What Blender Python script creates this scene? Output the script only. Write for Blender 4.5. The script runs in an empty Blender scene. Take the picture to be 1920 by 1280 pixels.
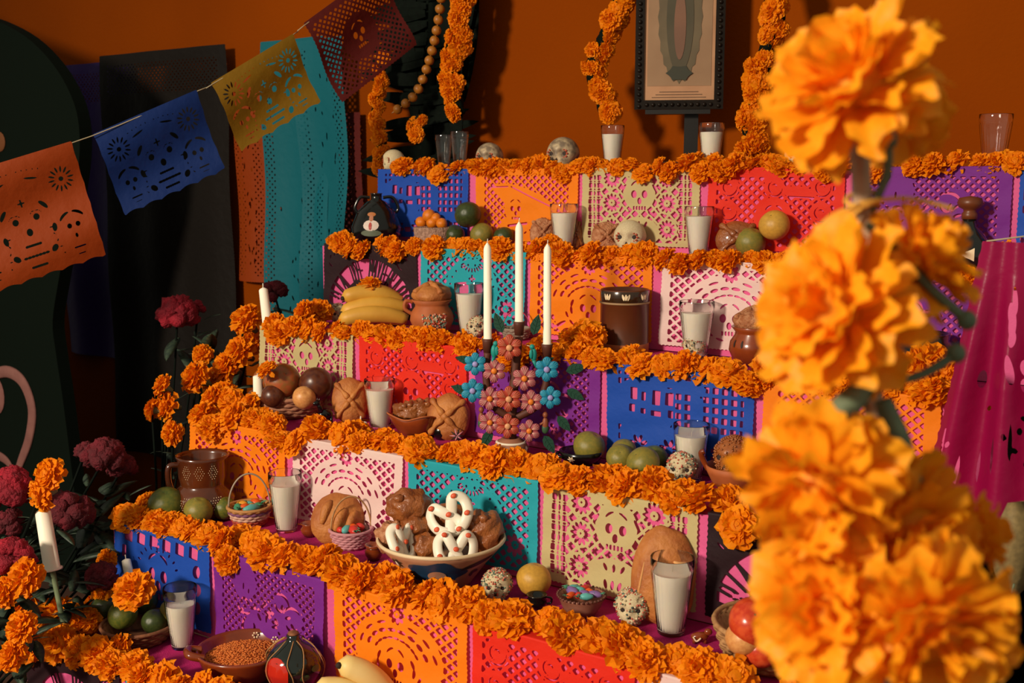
import bpy, math, random
import numpy as np
from mathutils import Vector, Matrix, Quaternion, noise
R_ = math.radians
random.seed(11)
scene = bpy.context.scene
COL = scene.collection

# ------------------------------------------------------------ camera
C = Vector((1.8953, -1.3378, 0.6897)); YAW = -0.60167; PIT = 0.14634; FPX = 2091.83
Fv = Vector((math.sin(YAW)*math.cos(PIT), math.cos(YAW)*math.cos(PIT), -math.sin(PIT)))
Rv = Vector((math.cos(YAW), -math.sin(YAW), 0)); Uv = Rv.cross(Fv)
cd = bpy.data.cameras.new('camera'); cam = bpy.data.objects.new('camera', cd); COL.objects.link(cam)
cam.location = C; cam.rotation_euler = Fv.to_track_quat('-Z', 'Y').to_euler()
cd.sensor_width = 36; cd.lens = FPX/1920*36; cd.clip_start = 0.05
cd.dof.use_dof = True; cd.dof.focus_distance = 2.05; cd.dof.aperture_fstop = 7.5
scene.camera = cam
# ------------------------------------------------------------ light
w = bpy.data.worlds.new('world'); scene.world = w; w.use_nodes = True
w.node_tree.nodes['Background'].inputs[0].default_value = (0.92, 0.88, 0.70, 1)
w.node_tree.nodes['Background'].inputs[1].default_value = 0.30
def spot(name, loc, target, power, color, size, blend, radius):
    l = bpy.data.lights.new(name, 'SPOT'); o = bpy.data.objects.new(name, l); COL.objects.link(o)
    o.location = loc; o.rotation_euler = (Vector(target)-Vector(loc)).to_track_quat('-Z', 'Y').to_euler()
    l.energy = power; l.color = color; l.spot_size = R_(size); l.spot_blend = blend; l.shadow_soft_size = radius
    return o
spot('window_light', (0.0, -4.6, 2.1), (0.95, -0.1, 0.0), 1090, (1.0, 0.85, 0.66), 92, 1.0, 0.33)
vs = scene.view_settings
vs.view_transform = 'Standard'; vs.look = 'None'; vs.gamma = 1; vs.use_curve_mapping = False; vs.exposure = 0.12

# ------------------------------------------------------------ pixel <-> place
Z = {k: -0.17636*(k-5) for k in range(1, 9)}; Y = {k: -0.20616*(k-5) for k in range(1, 9)}
TD = 0.20616; TH = 0.17636; FLOOR = -0.55; WALL = 1.10; XR = 1.58
TN = {1: 'top shelf', 2: 'second shelf from the top', 3: 'third shelf from the top', 4: 'third shelf from the bottom', 5: 'second shelf from the bottom', 6: 'lowest shelf'}
def ray(px, py): return Fv + Rv*((px-960)/FPX) - Uv*((py-640)/FPX)
def at(px, py, d): return C + ray(px, py)*d
def onz(px, py, z):
    d = ray(px, py); return C + d*((z-C.z)/d.z)
def onY(px, py, y):
    d = ray(px, py); return C + d*((y-C.y)/d.y)
def dep(P): return (P-C).dot(Fv)
def m(px, P): return px*dep(P)/FPX
def proj(P):
    d = P-C; return 960+FPX*d.dot(Rv)/d.dot(Fv), 640-FPX*d.dot(Uv)/d.dot(Fv)
def face(P): return math.atan2(C.x-P.x, -(C.y-P.y))
def keep(k, P, px, py, z, r):      # stay on the tread: clear of the riser behind and of the flowers in front
    lo = Y[k]+.05; hi = max(Y[k]+TD-.014-r, lo)
    if lo <= P.y <= hi: return P
    Q = onY(px, py, hi if P.y > hi else lo); Q.z = z; return Q
def on(k, px, py, rpx=30):
    P = onz(px, py, Z[k]); r = m(rpx, onY(px, py, Y[k]+.1)); return keep(k, P, px, py, Z[k], r)
def ctr(k, px, py, rpx, up=0.0):
    r = m(rpx, onY(px, py, Y[k]+.1)); P = onz(px, py, Z[k]+r+up)
    return keep(k, P, px, py, Z[k]+r+up, r), r

# ------------------------------------------------------------ materials
def lin(c):
    if isinstance(c, str): c = tuple(int(c[i:i+2], 16) for i in (0, 2, 4))
    return tuple(((v/255)/12.92 if v/255 <= .04045 else ((v/255+.055)/1.055)**2.4) for v in c)+(1,)
MATS = {}
def mat(name, col, rough=.6, col2=None, nscale=30, bump=0, bscale=60, spec=.5, metal=0, trans=0, island=None, tl=0, coat=0, contrast=(.35, .65), wave=None, sss=0, ior=1.45, vor=False):
    if name in MATS: return MATS[name]
    M = bpy.data.materials.new(name); M.use_nodes = True; nt = M.node_tree; N = nt.nodes; L = nt.links
    b = N['Principled BSDF']; b.inputs['Roughness'].default_value = rough; b.inputs['Base Color'].default_value = lin(col)
    b.inputs['Specular IOR Level'].default_value = spec; b.inputs['Metallic'].default_value = metal
    b.inputs['Transmission Weight'].default_value = trans; b.inputs['Coat Weight'].default_value = coat; b.inputs['IOR'].default_value = ior
    b.inputs['Coat Roughness'].default_value = .08
    if sss:
        b.inputs['Subsurface Weight'].default_value = sss; b.inputs['Subsurface Radius'].default_value = (.01, .006, .003); b.inputs['Subsurface Scale'].default_value = 1
    tc = N.new('ShaderNodeTexCoord'); src = None
    if island:
        g = N.new('ShaderNodeNewGeometry'); r = N.new('ShaderNodeValToRGB'); L.new(g.outputs['Random Per Island'], r.inputs[0])
        e = r.color_ramp.elements; n = len(island)
        e[0].position = 0; e[0].color = lin(island[0]); e[1].position = 1 if n == 2 else 1/n; e[1].color = lin(island[1])
        if n > 2:
            r.color_ramp.interpolation = 'CONSTANT'
            for i in range(2, n):
                q = e.new(i/n); q.color = lin(island[i])
        src = r.outputs[0]
    if col2:
        if wave:
            t = N.new('ShaderNodeTexWave'); t.inputs['Scale'].default_value = nscale; t.inputs['Distortion'].default_value = wave; fo = t.outputs['Fac']
        elif vor:
            t = N.new('ShaderNodeTexVoronoi'); t.inputs['Scale'].default_value = nscale; fo = t.outputs['Distance']
        else:
            t = N.new('ShaderNodeTexNoise'); t.inputs['Scale'].default_value = nscale; t.inputs['Detail'].default_value = 5; fo = t.outputs['Fac']
        L.new(tc.outputs['Object'], t.inputs['Vector'])
        r = N.new('ShaderNodeValToRGB'); L.new(fo, r.inputs[0])
        r.color_ramp.elements[0].position = contrast[0]; r.color_ramp.elements[1].position = contrast[1]
        r.color_ramp.elements[0].color = lin(col); r.color_ramp.elements[1].color = lin(col2)
        if src:
            x = N.new('ShaderNodeMixRGB'); x.blend_type = 'MULTIPLY'; x.inputs[0].default_value = .8; L.new(src, x.inputs[1]); L.new(r.outputs[0], x.inputs[2]); src = x.outputs[0]
        else: src = r.outputs[0]
    if src: L.new(src, b.inputs['Base Color'])
    if bump:
        t = N.new('ShaderNodeTexNoise'); t.inputs['Scale'].default_value = bscale; t.inputs['Detail'].default_value = 4; L.new(tc.outputs['Object'], t.inputs['Vector'])
        q = N.new('ShaderNodeBump'); q.inputs['Strength'].default_value = bump; q.inputs['Distance'].default_value = .01; L.new(t.outputs['Fac'], q.inputs['Height']); L.new(q.outputs[0], b.inputs['Normal'])
    if tl:
        T = N.new('ShaderNodeBsdfTranslucent'); X = N.new('ShaderNodeMixShader'); X.inputs[0].default_value = tl
        if src: L.new(src, T.inputs[0])
        else: T.inputs[0].default_value = lin(col)
        L.new(b.outputs[0], X.inputs[1]); L.new(T.outputs[0], X.inputs[2]); L.new(X.outputs[0], N['Material Output'].inputs[0])
    MATS[name] = M; return M

# ------------------------------------------------------------ mesh helpers (a mesh = (verts, faces))
def lathe(prof, seg=32, flute=0, nfl=0, cap=True, fz=(0, 1e9), sq=1.0):
    v = []; f = []
    for (r, z) in prof:
        for i in range(seg):
            a = 2*math.pi*i/seg; q = r
            if flute and fz[0] <= z <= fz[1]: q = r*(1+flute*math.cos(nfl*a))
            v.append((q*math.cos(a), q*math.sin(a)*sq, z))
    n = len(prof)
    for j in range(n-1):
        for i in range(seg):
            k = (i+1) % seg
            f.append((j*seg+i, j*seg+k, (j+1)*seg+k, (j+1)*seg+i))
    if cap:
        if prof[0][0] > 1e-6: f.append(tuple(range(seg))[::-1])
        if prof[-1][0] > 1e-6: f.append(tuple((n-1)*seg+i for i in range(seg)))
    return v, f
def spline(pts, n=8, closed=False):
    P = [Vector(p) for p in pts]; out = []; N = len(P)
    for i in range(N if closed else N-1):
        g = (lambda j: P[j % N]) if closed else (lambda j: P[min(max(j, 0), N-1)])
        a, b, c, d = g(i-1), g(i), g(i+1), g(i+2)
        for t in range(n):
            u = t/n
            out.append(.5*((2*b)+(c-a)*u+(2*a-5*b+4*c-d)*u*u+(3*b-a-3*c+d)*u**3))
    if not closed: out.append(P[-1])
    return out
def tube(path, rad, seg=8, closed=False, flat=1.0, up=None):
    P = [Vector(p) for p in path]; n = len(P); v = []; f = []
    rr = rad if callable(rad) else (lambda t: rad)
    T = []
    for i in range(n):
        a = P[i-1] if (i > 0 or closed) else P[i]; b = P[(i+1) % n] if (i < n-1 or closed) else P[i]
        t = (b-a); T.append(t.normalized() if t.length > 1e-9 else Vector((0, 0, 1)))
    nrm = Vector(up) if up else (Vector((0, 0, 1)) if abs(T[0].z) < .9 else Vector((1, 0, 0)))
    for i in range(n):
        nrm = (nrm - T[i]*nrm.dot(T[i]))
        if nrm.length < 1e-6: nrm = T[i].orthogonal()
        nrm.normalize(); bi = T[i].cross(nrm); r = rr(i/max(1, n-1))
        for k in range(seg):
            a = 2*math.pi*k/seg
            v.append(tuple(P[i]+bi*(math.cos(a)*r)+nrm*(math.sin(a)*r*flat)))
    for i in range(n if closed else n-1):
        j = (i+1) % n
        for k in range(seg):
            l = (k+1) % seg
            f.append((i*seg+k, i*seg+l, j*seg+l, j*seg+k))
    if not closed:
        f.append(tuple(range(seg))[::-1]); f.append(tuple((n-1)*seg+k for k in range(seg)))
    return v, f
def ell(c=(0, 0, 0), r=(1, 1, 1), seg=24, rings=14, lump=0, fr=2.0, seed=0, fn=None):
    v = []; f = []
    for j in range(rings+1):
        ph = math.pi*j/rings
        for i in range(seg):
            a = 2*math.pi*i/seg; d = Vector((math.sin(ph)*math.cos(a), math.sin(ph)*math.sin(a), -math.cos(ph))); k = 1.0
            if lump: k += lump*noise.noise(d*fr+Vector((seed*3.7, seed*1.3, 0)))
            q = Vector((d.x*r[0], d.y*r[1], d.z*r[2]))*k
            if fn: q = fn(d, q)
            v.append((c[0]+q.x, c[1]+q.y, c[2]+q.z))
    for j in range(rings):
        for i in range(seg):
            k = (i+1) % seg
            f.append((j*seg+i, j*seg+k, (j+1)*seg+k, (j+1)*seg+i))
    return v, f
def box(c, s):
    x, y, z = c; a, b, d = s[0]/2, s[1]/2, s[2]/2
    v = [(x+i*a, y+j*b, z+k*d) for k in (-1, 1) for j in (-1, 1) for i in (-1, 1)]
    return v, [(0, 2, 3, 1), (4, 5, 7, 6), (0, 1, 5, 4), (2, 6, 7, 3), (0, 4, 6, 2), (1, 3, 7, 5)]
def prism(pts, t):      # outline in local x-z plane, thickness along y
    n = len(pts); v = [(p[0], -t/2, p[1]) for p in pts]+[(p[0], t/2, p[1]) for p in pts]
    f = [tuple(range(n)), tuple(range(2*n-1, n-1, -1))]+[(i, i+n, (i+1) % n+n, (i+1) % n) for i in range(n)]
    return v, f
def join(*gs):
    v = []; f = []
    for g in gs:
        o = len(v); v += list(g[0]); f += [tuple(i+o for i in q) for q in g[1]]
    return v, f
def xf(g, M):
    return [tuple(M @ Vector(p)) for p in g[0]], g[1]
def tr(g, loc=(0, 0, 0), rz=0, rx=0, ry=0, s=1):
    M = Matrix.Translation(loc) @ Matrix.Rotation(rz, 4, 'Z') @ Matrix.Rotation(ry, 4, 'Y') @ Matrix.Rotation(rx, 4, 'X')
    S = Matrix.Diagonal((s, s, s, 1)) if not isinstance(s, tuple) else Matrix.Diagonal(s+(1,))
    return xf(g, M @ S)
def lumpy(g, amp, fr, seed=0):
    out = []
    for p in g[0]:
        q = Vector(p); d = noise.noise_vector(q*fr+Vector((seed*7.1, seed, 0)))*amp; out.append(tuple(q+d))
    return out, g[1]

# ------------------------------------------------------------ object helpers
SC = {}
def mesh(name, g, material, smooth=True, s=1.0):
    me = bpy.data.meshes.new(name)
    v = g[0] if s == 1.0 else [(p[0]*s, p[1]*s, p[2]*s) for p in g[0]]
    me.from_pydata([tuple(p) for p in v], [], g[1]); me.update()
    if material: me.materials.append(material)
    if smooth: me.polygons.foreach_set('use_smooth', [True]*len(me.polygons))
    return me
def link(name, me, parent=None):
    o = bpy.data.objects.new(name, me); COL.objects.link(o)
    if parent: o.parent = parent
    return o
def thing(name, label, cat, loc=(0, 0, 0), rz=0, group=None, S=1.0):
    o = bpy.data.objects.new(name, None); COL.objects.link(o); o.empty_display_size = .01
    o.location = loc; o.rotation_euler = (0, 0, rz); o['label'] = label; o['category'] = cat
    if group: o['group'] = group
    SC[o.name] = S; return o
def part(name, g, material, parent, smooth=True, label=None):
    s = SC.get(parent.name, 1.0)
    o = link(name, mesh(name, g, material, smooth, s), parent); SC[o.name] = s
    if label: o['label'] = label
    return o
def single(name, g, material, label, cat, loc=(0, 0, 0), rz=0, group=None, S=1.0, smooth=True):
    o = link(name, mesh(name, g, material, smooth, S)); o.location = loc; o.rotation_euler = (0, 0, rz); o['label'] = label; o['category'] = cat
    if group: o['group'] = group
    SC[o.name] = S; return o
def copytree(o, parent=None):
    c = o.copy(); COL.objects.link(c); c.parent = parent
    for ch in list(o.children): copytree(ch, c)
    return c
def struct(name, g, material, smooth=False):
    o = link(name, mesh(name, g, material, smooth)); o['kind'] = 'structure'; return o

# ------------------------------------------------------------ palette
M_wall = mat('orange_wall', '873b02', .95, '7c3502', 1.6, bump=.15, bscale=90, spec=.05)
M_floor = mat('floor', '4a2c1c', .8, '3a2216', 4)
M_pink = mat('pink_riser', 'd95a90', .75, 'cd4c84', 9, bump=.1, bscale=200)
M_cloth = mat('magenta_cloth', 'b80f66', .85, 'a50b58', 25, bump=.25, bscale=400)
PC = {'blue': '1f4fb4', 'orange': 'f7860f', 'cream': 'cbbc85', 'red': 'e8301c', 'purple': '7d2b93', 'black': '2b181d', 'teal': '2aa9b7', 'white': 'f0d3cc', 'yellow': '84600e', 'maroon': '5a1814', 'magenta': 'c0125c', 'violet': '3b2470', 'deeporange': '963a0a', 'wallblack': '1a1512', 'darkblue': '0f2b68', 'deepteal': '146a78'}  # banner and wall-sheet orange, blue, yellow, teal darkened to paint in dim light
def paper(c): return mat(c+'_tissue_paper', PC[c], .62, bump=.22, bscale=38, tl=.22, spec=.25)
M_mar = mat('marigold_petal', 'ffffff', .62, 'f0c49a', 40, island=['f08c05', 'fba60a'], tl=.3, spec=.2, contrast=(.3, .7))
M_green = mat('leaf_green', '2c4a2a', .5, '1d3520', 20, tl=.15)
M_dark = mat('dark_leaf', '0a120c', .8, '070c08', 14, spec=.1)
M_stem = mat('stem_green', '5d6b4a', .6, '6f7a58', 30)
M_glass = mat('clear_glass', 'ffffff', .03, trans=1.0, ior=1.45)
M_wax = mat('candle_wax', 'fff4e0', .45, spec=.4, sss=.15)
M_wick = mat('wick', 'e8dcc6', .9)
M_clay = mat('glazed_clay', '8c3d17', .25, '6f2c0f', 18, coat=.6)
M_clayr = mat('raw_clay', 'b4602f', .65, 'a05226', 30)
M_clayd = mat('dark_glazed_clay', '5a2a12', .22, '441d0c', 14, coat=.7)
M_blackpot = mat('black_glaze', '0a0c0a', .2, coat=.3)
M_dots = mat('painted_dots', 'e8cfa8', .5)
M_bread = mat('bread_crust', 'c07a3a', .6, '9c5526', 22, bump=.3, bscale=120)
M_breadd = mat('dark_bread', '7f421c', .35, '9c5a2a', 30, bump=.4, bscale=160, coat=.35)
M_sugar = mat('sugared_bread', '9c5a33', .7, 'c48a62', 90, bump=.6, bscale=260)
M_straw = mat('straw', 'b98a5a', .7, '9c6f42', 120)
M_strawd = mat('dark_straw', '8a5636', .7, '6c4028', 120)
M_skull = mat('sugar_white', 'd8c9a4', .7, 'c9b48c', 30, bump=.3, bscale=200)
M_sprk = mat('sprinkles', 'ffffff', .5, island=['d9cfae', 'b8402f', '6d8a76', 'd88a74', 'a89a78', '3d5450', 'c8604a'])
M_bone = mat('skull_dark', '2a1a14', .7)
M_black = mat('black_board', '0b130d', .95, spec=.08)

# ============================================================ setting
struct('wall_back', box((-1.2, WALL+.05, 1.0), (8.4, .1, 3.2)), M_wall)
struct('floor', box((-.6, -1.6, FLOOR-.05), (9.0, 5.6, .1)), M_floor)
altar = thing('altar_steps', 'stepped altar with pink risers and magenta cloth on its treads', 'altar', (0, 0, FLOOR))
for k in range(1, 8):
    yb = (WALL-.02) if k == 1 else Y[k]+TD
    part('riser', box((XR/2, (Y[k]+yb)/2, (Z[k]-.003+(Z[k]-TH if k < 7 else FLOOR))/2-FLOOR), (XR, yb-Y[k], Z[k]-.003-(Z[k]-TH if k < 7 else FLOOR))), M_pink, altar, False)
    n = 60; v = []; f = []
    for i in range(n+1):
        for j in range(4):
            x = XR*i/n; yy = Y[k]-.002+(yb-Y[k])*j/3
            v.append((x, yy, Z[k]-FLOOR+(.0012*noise.noise(Vector((x*14, yy*14, k))) if 0 < j < 3 else 0)-.001))
    for i in range(n):
        for j in range(3): f.append((i*4+j, (i+1)*4+j, (i+1)*4+j+1, i*4+j+1))
    part('tread_cloth', (v, f), M_cloth, altar)
    part('shade_panel', box((XR+.004, (Y[k]+WALL-.02)/2, (Z[k]-.004+FLOOR)/2-FLOOR), (.006, WALL-.02-Y[k], Z[k]-.004-FLOOR)), M_black, altar, False)  # black sheet added to paint the unlit end of the steps dark

# ============================================================ cut tissue paper
class Cut:
    def __init__(s, W, L, top=2.4, h=.2):
        s.W, s.L, s.top, s.h = W, L, top, h
        s.nx = int(round(W/h)); s.ny = int(round((L+top)/h))
        xs = np.linspace(0, W, s.nx+1); ys = np.linspace(-top, L, s.ny+1)
        s.X, s.Y = np.meshgrid(xs, ys, indexing='ij'); s.f = np.full(s.X.shape, 9.0)
    def loc(s, cx, cy, rot=0):
        x = s.X-cx; y = s.Y-cy; c, n = math.cos(rot), math.sin(rot)
        return x*c+y*n, -x*n+y*c
    def circ(s, cx, cy, r): return np.hypot(s.X-cx, s.Y-cy)-r
    def el(s, cx, cy, a, b, rot=0):
        x, y = s.loc(cx, cy, rot); return (np.hypot(x/a, y/b)-1)*min(a, b)
    def bx(s, cx, cy, a, b, rot=0):
        x, y = s.loc(cx, cy, rot); return np.maximum(abs(x)-a, abs(y)-b)
    def cap(s, x1, y1, x2, y2, r):
        dx, dy = x2-x1, y2-y1; q = dx*dx+dy*dy+1e-9
        t = np.clip(((s.X-x1)*dx+(s.Y-y1)*dy)/q, 0, 1)
        return np.hypot(s.X-x1-t*dx, s.Y-y1-t*dy)-r
    def arc(s, cx, cy, R, th, a0, a1, sq=1.0):   # degrees, 0 = right, 90 = up
        x = s.X-cx; y = (cy-s.Y)/sq; r = np.hypot(x, y); a = np.degrees(np.arctan2(y, x)); mid = (a0+a1)/2; hw = (a1-a0)/2
        da = abs((a-mid+180) % 360-180)
        return np.maximum(abs(r-R)-th*np.sqrt(np.clip(1-(da/hw)**2, 0, 1)), (da-hw)*R*math.pi/180)
    def cut(s, h): s.f = np.minimum(s.f, h)
    def fill(s, d): s.f = np.maximum(s.f, -d)
    def lat(s, reg, p=1.55, w=.34, asp=1.0):
        q = []
        for sg in (1, -1):
            a = (s.X+sg*s.Y*asp)/p; q.append((.5-abs(a-np.floor(a)-.5))*p/math.sqrt(1+asp*asp))
        s.cut(np.maximum(w/2-np.minimum(*q), reg))
    def grid(s, reg, p=1.5, w=.45):
        q = [(.5-abs(A/p-np.floor(A/p)-.5))*p for A in (s.X, s.Y)]
        s.cut(np.maximum(w/2-np.minimum(*q), reg))
    def skull(s, cx, cy, r, fillit=True, pad=1.0):
        if fillit:
            s.fill(s.el(cx, cy, r*pad, r*.95*pad)); s.fill(s.bx(cx, cy+r*.95, r*.55, r*.55))
        s.cut(s.el(cx-r*.38, cy+r*.12, r*.2, r*.25)); s.cut(s.el(cx+r*.38, cy+r*.12, r*.2, r*.25))
        s.cut(np.maximum(s.el(cx, cy+r*.55, r*.15, r*.22), 0-(s.Y-(cy+r*.3))))
        for i in range(-2, 3): s.cut(s.bx(cx+i*r*.2, cy+r*1.0, r*.065, r*.13))
        s.cut(s.arc(cx, cy-r*.05, r*.68, r*.06, 100, 150)); s.cut(s.arc(cx, cy-r*.05, r*.68, r*.06, 30, 80))
    def flower(s, cx, cy, r, n=12, hub=.3):
        s.fill(s.circ(cx, cy, r*1.12))
        for i in range(n):
            a = 2*math.pi*i/n; s.cut(s.el(cx+math.cos(a)*r*.64, cy+math.sin(a)*r*.64, r*.32, r*.9*math.pi/n*.62, a))
        s.cut(s.circ(cx, cy, r*.1))
    def border(s, sc=.16, per=.8, sides=1.0):
        ph = math.pi/per
        e = sc*sides*abs(np.sin(s.Y*ph)); e2 = sc*abs(np.sin(s.X*ph))
        s.f = np.minimum(s.f, np.minimum(np.minimum(s.X-e, s.W-s.X-e), np.minimum(s.L-s.Y-e2, s.Y+s.top+.001)))
        return s
    def mesh2d(s):
        f = s.f; nx, ny = s.nx, s.ny; V = []; F = []; idx = {}
        def corner(i, j):
            k = (i, j)
            if k not in idx: idx[k] = len(V); V.append((s.X[i, j], s.Y[i, j]))
            return idx[k]
        def edge(i, j, i2, j2):
            k = (i, j, i2, j2) if (i, j) < (i2, j2) else (i2, j2, i, j)
            if k not in idx:
                a, b = f[k[0], k[1]], f[k[2], k[3]]; t = min(max(a/(a-b), .03), .97)
                idx[k] = len(V); V.append((s.X[k[0], k[1]]*(1-t)+s.X[k[2], k[3]]*t, s.Y[k[0], k[1]]*(1-t)+s.Y[k[2], k[3]]*t))
            return idx[k]
        P = f > 0
        for i in range(nx):
            for j in range(ny):
                c = ((i, j), (i+1, j), (i+1, j+1), (i, j+1)); q = [P[k] for k in c]; n = sum(q)
                if n == 0: continue
                if n == 4: F.append(tuple(corner(*k) for k in c)); continue
                poly = []
                for t in range(4):
                    a, b = c[t], c[(t+1) % 4]
                    if P[a]: poly.append(corner(*a))
                    if P[a] != P[b]: poly.append(edge(*a, *b))
                if len(poly) > 2: F.append(tuple(poly))
        return np.array(V), F
W_, L_ = 28.6, 16.6
STROKE = {'D': [((0, 0), (0, 1)), ((0, 1), (.45, .9)), ((.45, .9), (.6, .5)), ((.6, .5), (.45, .1)), ((.45, .1), (0, 0))], 'I': [((.3, 0), (.3, 1))], 'A': [((0, 0), (.3, 1)), ((.3, 1), (.6, 0)), ((.12, .35), (.48, .35))],
          'E': [((0, 0), (0, 1)), ((0, 1), (.55, 1)), ((0, .5), (.45, .5)), ((0, 0), (.55, 0))], 'M': [((0, 0), (0, 1)), ((0, 1), (.3, .4)), ((.3, .4), (.6, 1)), ((.6, 1), (.6, 0))],
          'U': [((0, 1), (0, .2)), ((0, .2), (.3, 0)), ((.3, 0), (.6, .2)), ((.6, .2), (.6, 1))], 'R': [((0, 0), (0, 1)), ((0, 1), (.55, .9)), ((.55, .9), (.5, .5)), ((.5, .5), (0, .5)), ((.2, .5), (.6, 0))],
          'T': [((.3, 0), (.3, 1)), ((0, 1), (.6, 1))], 'O': [((0, .2), (0, .8)), ((0, .8), (.3, 1)), ((.3, 1), (.6, .8)), ((.6, .8), (.6, .2)), ((.6, .2), (.3, 0)), ((.3, 0), (0, .2))],
          'S': [((.55, .9), (.2, 1)), ((.2, 1), (0, .75)), ((0, .75), (.55, .3)), ((.55, .3), (.35, 0)), ((.35, 0), (0, .1))]}
def pat_sombrero(W=W_, L=L_, **k):
    c = Cut(W, L, **k); c.lat(c.bx(W/2, L/2+.2, W/2-2.0, L/2-1.0), 2.3, .42, 1.25)
    cx = W*.5; cy = L*.62
    c.fill(c.el(cx, cy-1.5, 9.6, 6.6)); c.fill(c.el(cx, cy+2, 8.2, 5.2))
    for R, n, th, d0, d1 in ((8.6, 7, .3, 20, 160), (6.9, 8, .42, 25, 155), (5.2, 9, .26, 30, 150)):
        for i in range(n):
            a = d0+(d1-d0)*i/(n-1); c.cut(c.arc(cx, cy-.2, R, th, a-7.5, a+7.5, .78))
    c.flower(cx, 1.9, 1.9, 9)
    c.skull(cx, cy-.2, 3.3, False)
    for a in (200, 225, 250, 290, 315, 340): c.cut(c.arc(cx, cy+.3, 5.4, .28, a-9, a+9, .8))
    for a in (160, 185, 20, -5): c.cut(c.arc(cx, cy+.5, 4.0, .32, a-13, a+13, .9))
    for sx in (-1, 1):
        c.cut(c.el(cx+sx*6.6, cy+3.9, 1.5, .4, sx*.5)); c.cut(c.el(cx+sx*9, cy+4.4, 1.0, .35, -sx*.6)); c.cut(c.el(cx+sx*5, cy+5, .9, .4, sx*.2))
    return c.border()
def pat_hat(W=W_, L=L_, **k):
    c = Cut(W, L, **k); c.lat(c.bx(W/2, L/2+.2, W/2-2.6, L/2-1.0), 2.0, .4, 1.15)
    c.fill(c.el(W*.5, L*.42, 9.2, 2.7, .32)); c.fill(c.el(W*.42, L*.55, 3.4, 3.3)); c.fill(c.bx(W*.45, L*.85, 5.4, 2.2, .12)); c.fill(c.el(W*.56, L*.62, 3, 3))
    c.skull(W*.41, L*.52, 2.5, False)
    c.cut(c.cap(W*.14, L*.24, W*.33, L*.23, .16)); c.cut(c.cap(W*.36, L*.23, W*.74, L*.5, .16))
    c.cut(c.cap(W*.34, L*.78, W*.52, L*.74, .3))
    for i in range(6): c.cut(c.el(W*(.36+.05*i), L*(.84+.03*(i % 2)), .5, .2, .6*(-1)**i))
    return c.border()
def pat_cream(W=W_, L=L_, **k):
    c = Cut(W, L, **k); c.lat(c.bx(W/2, L/2+.3, W/2-5.0, L/2-1.2), 2.4, .46, 1.0)
    for side in (0, 1):
        for col, wd in ((2.3, .45), (3.35, .24), (4.4, .45)):
            x = col if not side else W-col
            for j in range(9):
                y = 1.7+1.75*j
                if y > L-1: continue
                c.cut(c.bx(x, y, wd, .52) if wd > .3 else c.el(x, y, .26, .55)); c.cut(c.el(x, y+.9, wd*.9, .2))
    for sx in (-1, 1):
        for fy in (1.9, 7.2, 12.8): c.flower(W/2+sx*6.7, fy, 2.15, 12)
    c.fill(c.el(W/2, 4.9, 3.9, 4.2)); c.skull(W/2, 4.9, 3.4, False); c.fill(c.el(W/2, 13.4, 4.8, 3.2))
    for a in (-1, 0, 1): c.cut(c.el(W/2+a*1.3, 14.6, .34, .8, a*.3)); c.cut(c.el(W/2+a*1.6, 11.8, .3, .7, a*.5))
    for s_ in (-1, 1): c.cut(c.arc(W/2, 6.2, 4.4, .3, 90+s_*60-14, 90+s_*60+14)); c.cut(c.el(W/2+s_*3.2, 9.6, 1.1, .3, s_*.4))
    return c.border(.2, .9)
def pat_red(W=W_, L=L_, **k):
    c = Cut(W, L, **k); c.lat(c.bx(W/2, L/2+.3, W/2-1.9, L/2-1.3), 2.1, .5, 1.1)
    for x in (.16, .5, .84):
        for y in (.22, .52, .82):
            if x == .5 and y > .3: continue
            c.fill(c.circ(W*x, L*y, 2.2))
            for q in range(3): c.cut(c.arc(W*x, L*y, .6+q*.6, .13, q*110, q*110+150))
    c.fill(c.el(W*.5, L*.62, 4.2, 4.6)); c.skull(W*.5, L*.58, 3.2, False)
    c.fill(c.el(W*.68, L*.28, 3.4, 1.2, .1)); c.cut(c.cap(W*.6, L*.33, W*.77, L*.34, .14))
    return c.border(.1, .8)
def pat_house(W=W_, L=L_, **k):
    c = Cut(W, L, **k); c.grid(c.bx(W/2+.3, L*.47, W/2-2.2, L*.42), 1.72, .62)
    c.fill(c.el(W*.27, L*.42, 6.4, 5.4)); c.fill(c.bx(W*.64, L*.35, 1.0, 4.2)); c.fill(c.bx(W*.5, L*.09+.9, 5.4, .7, .12)); c.fill(c.bx(W*.52, L*.71, 12, 1.3, -.06))
    for (x, y, a, b) in ((.2, .28, .7, 1.1), (.27, .3, .45, .8), (.36, .3, .8, 1.3), (.45, .3, .8, 1.1), (.19, .44, .6, .7), (.27, .46, .5, .5), (.36, .47, 1.0, .5), (.46, .46, .5, .7)): c.cut(c.bx(W*x, L*y, a, b, .1*(x-.3)))
    c.cut(c.circ(W*.66, L*.24, .22))
    for fx in (.24, .46):
        c.fill(c.circ(W*fx, L*.85, 2.3))
        for i in range(8):
            a = i*math.pi/4+.3; c.cut(np.maximum(c.el(W*fx+1.35*math.cos(a), L*.85+1.35*math.sin(a), .75, .38, a), -9))
    c.cut(c.bx(W*.35, L*.88, .8, .6)); c.grid(c.bx(W*.86, L*.85, 1.8, 1.6), 1.7, .7)
    return c.border(.15, .9)
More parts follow.
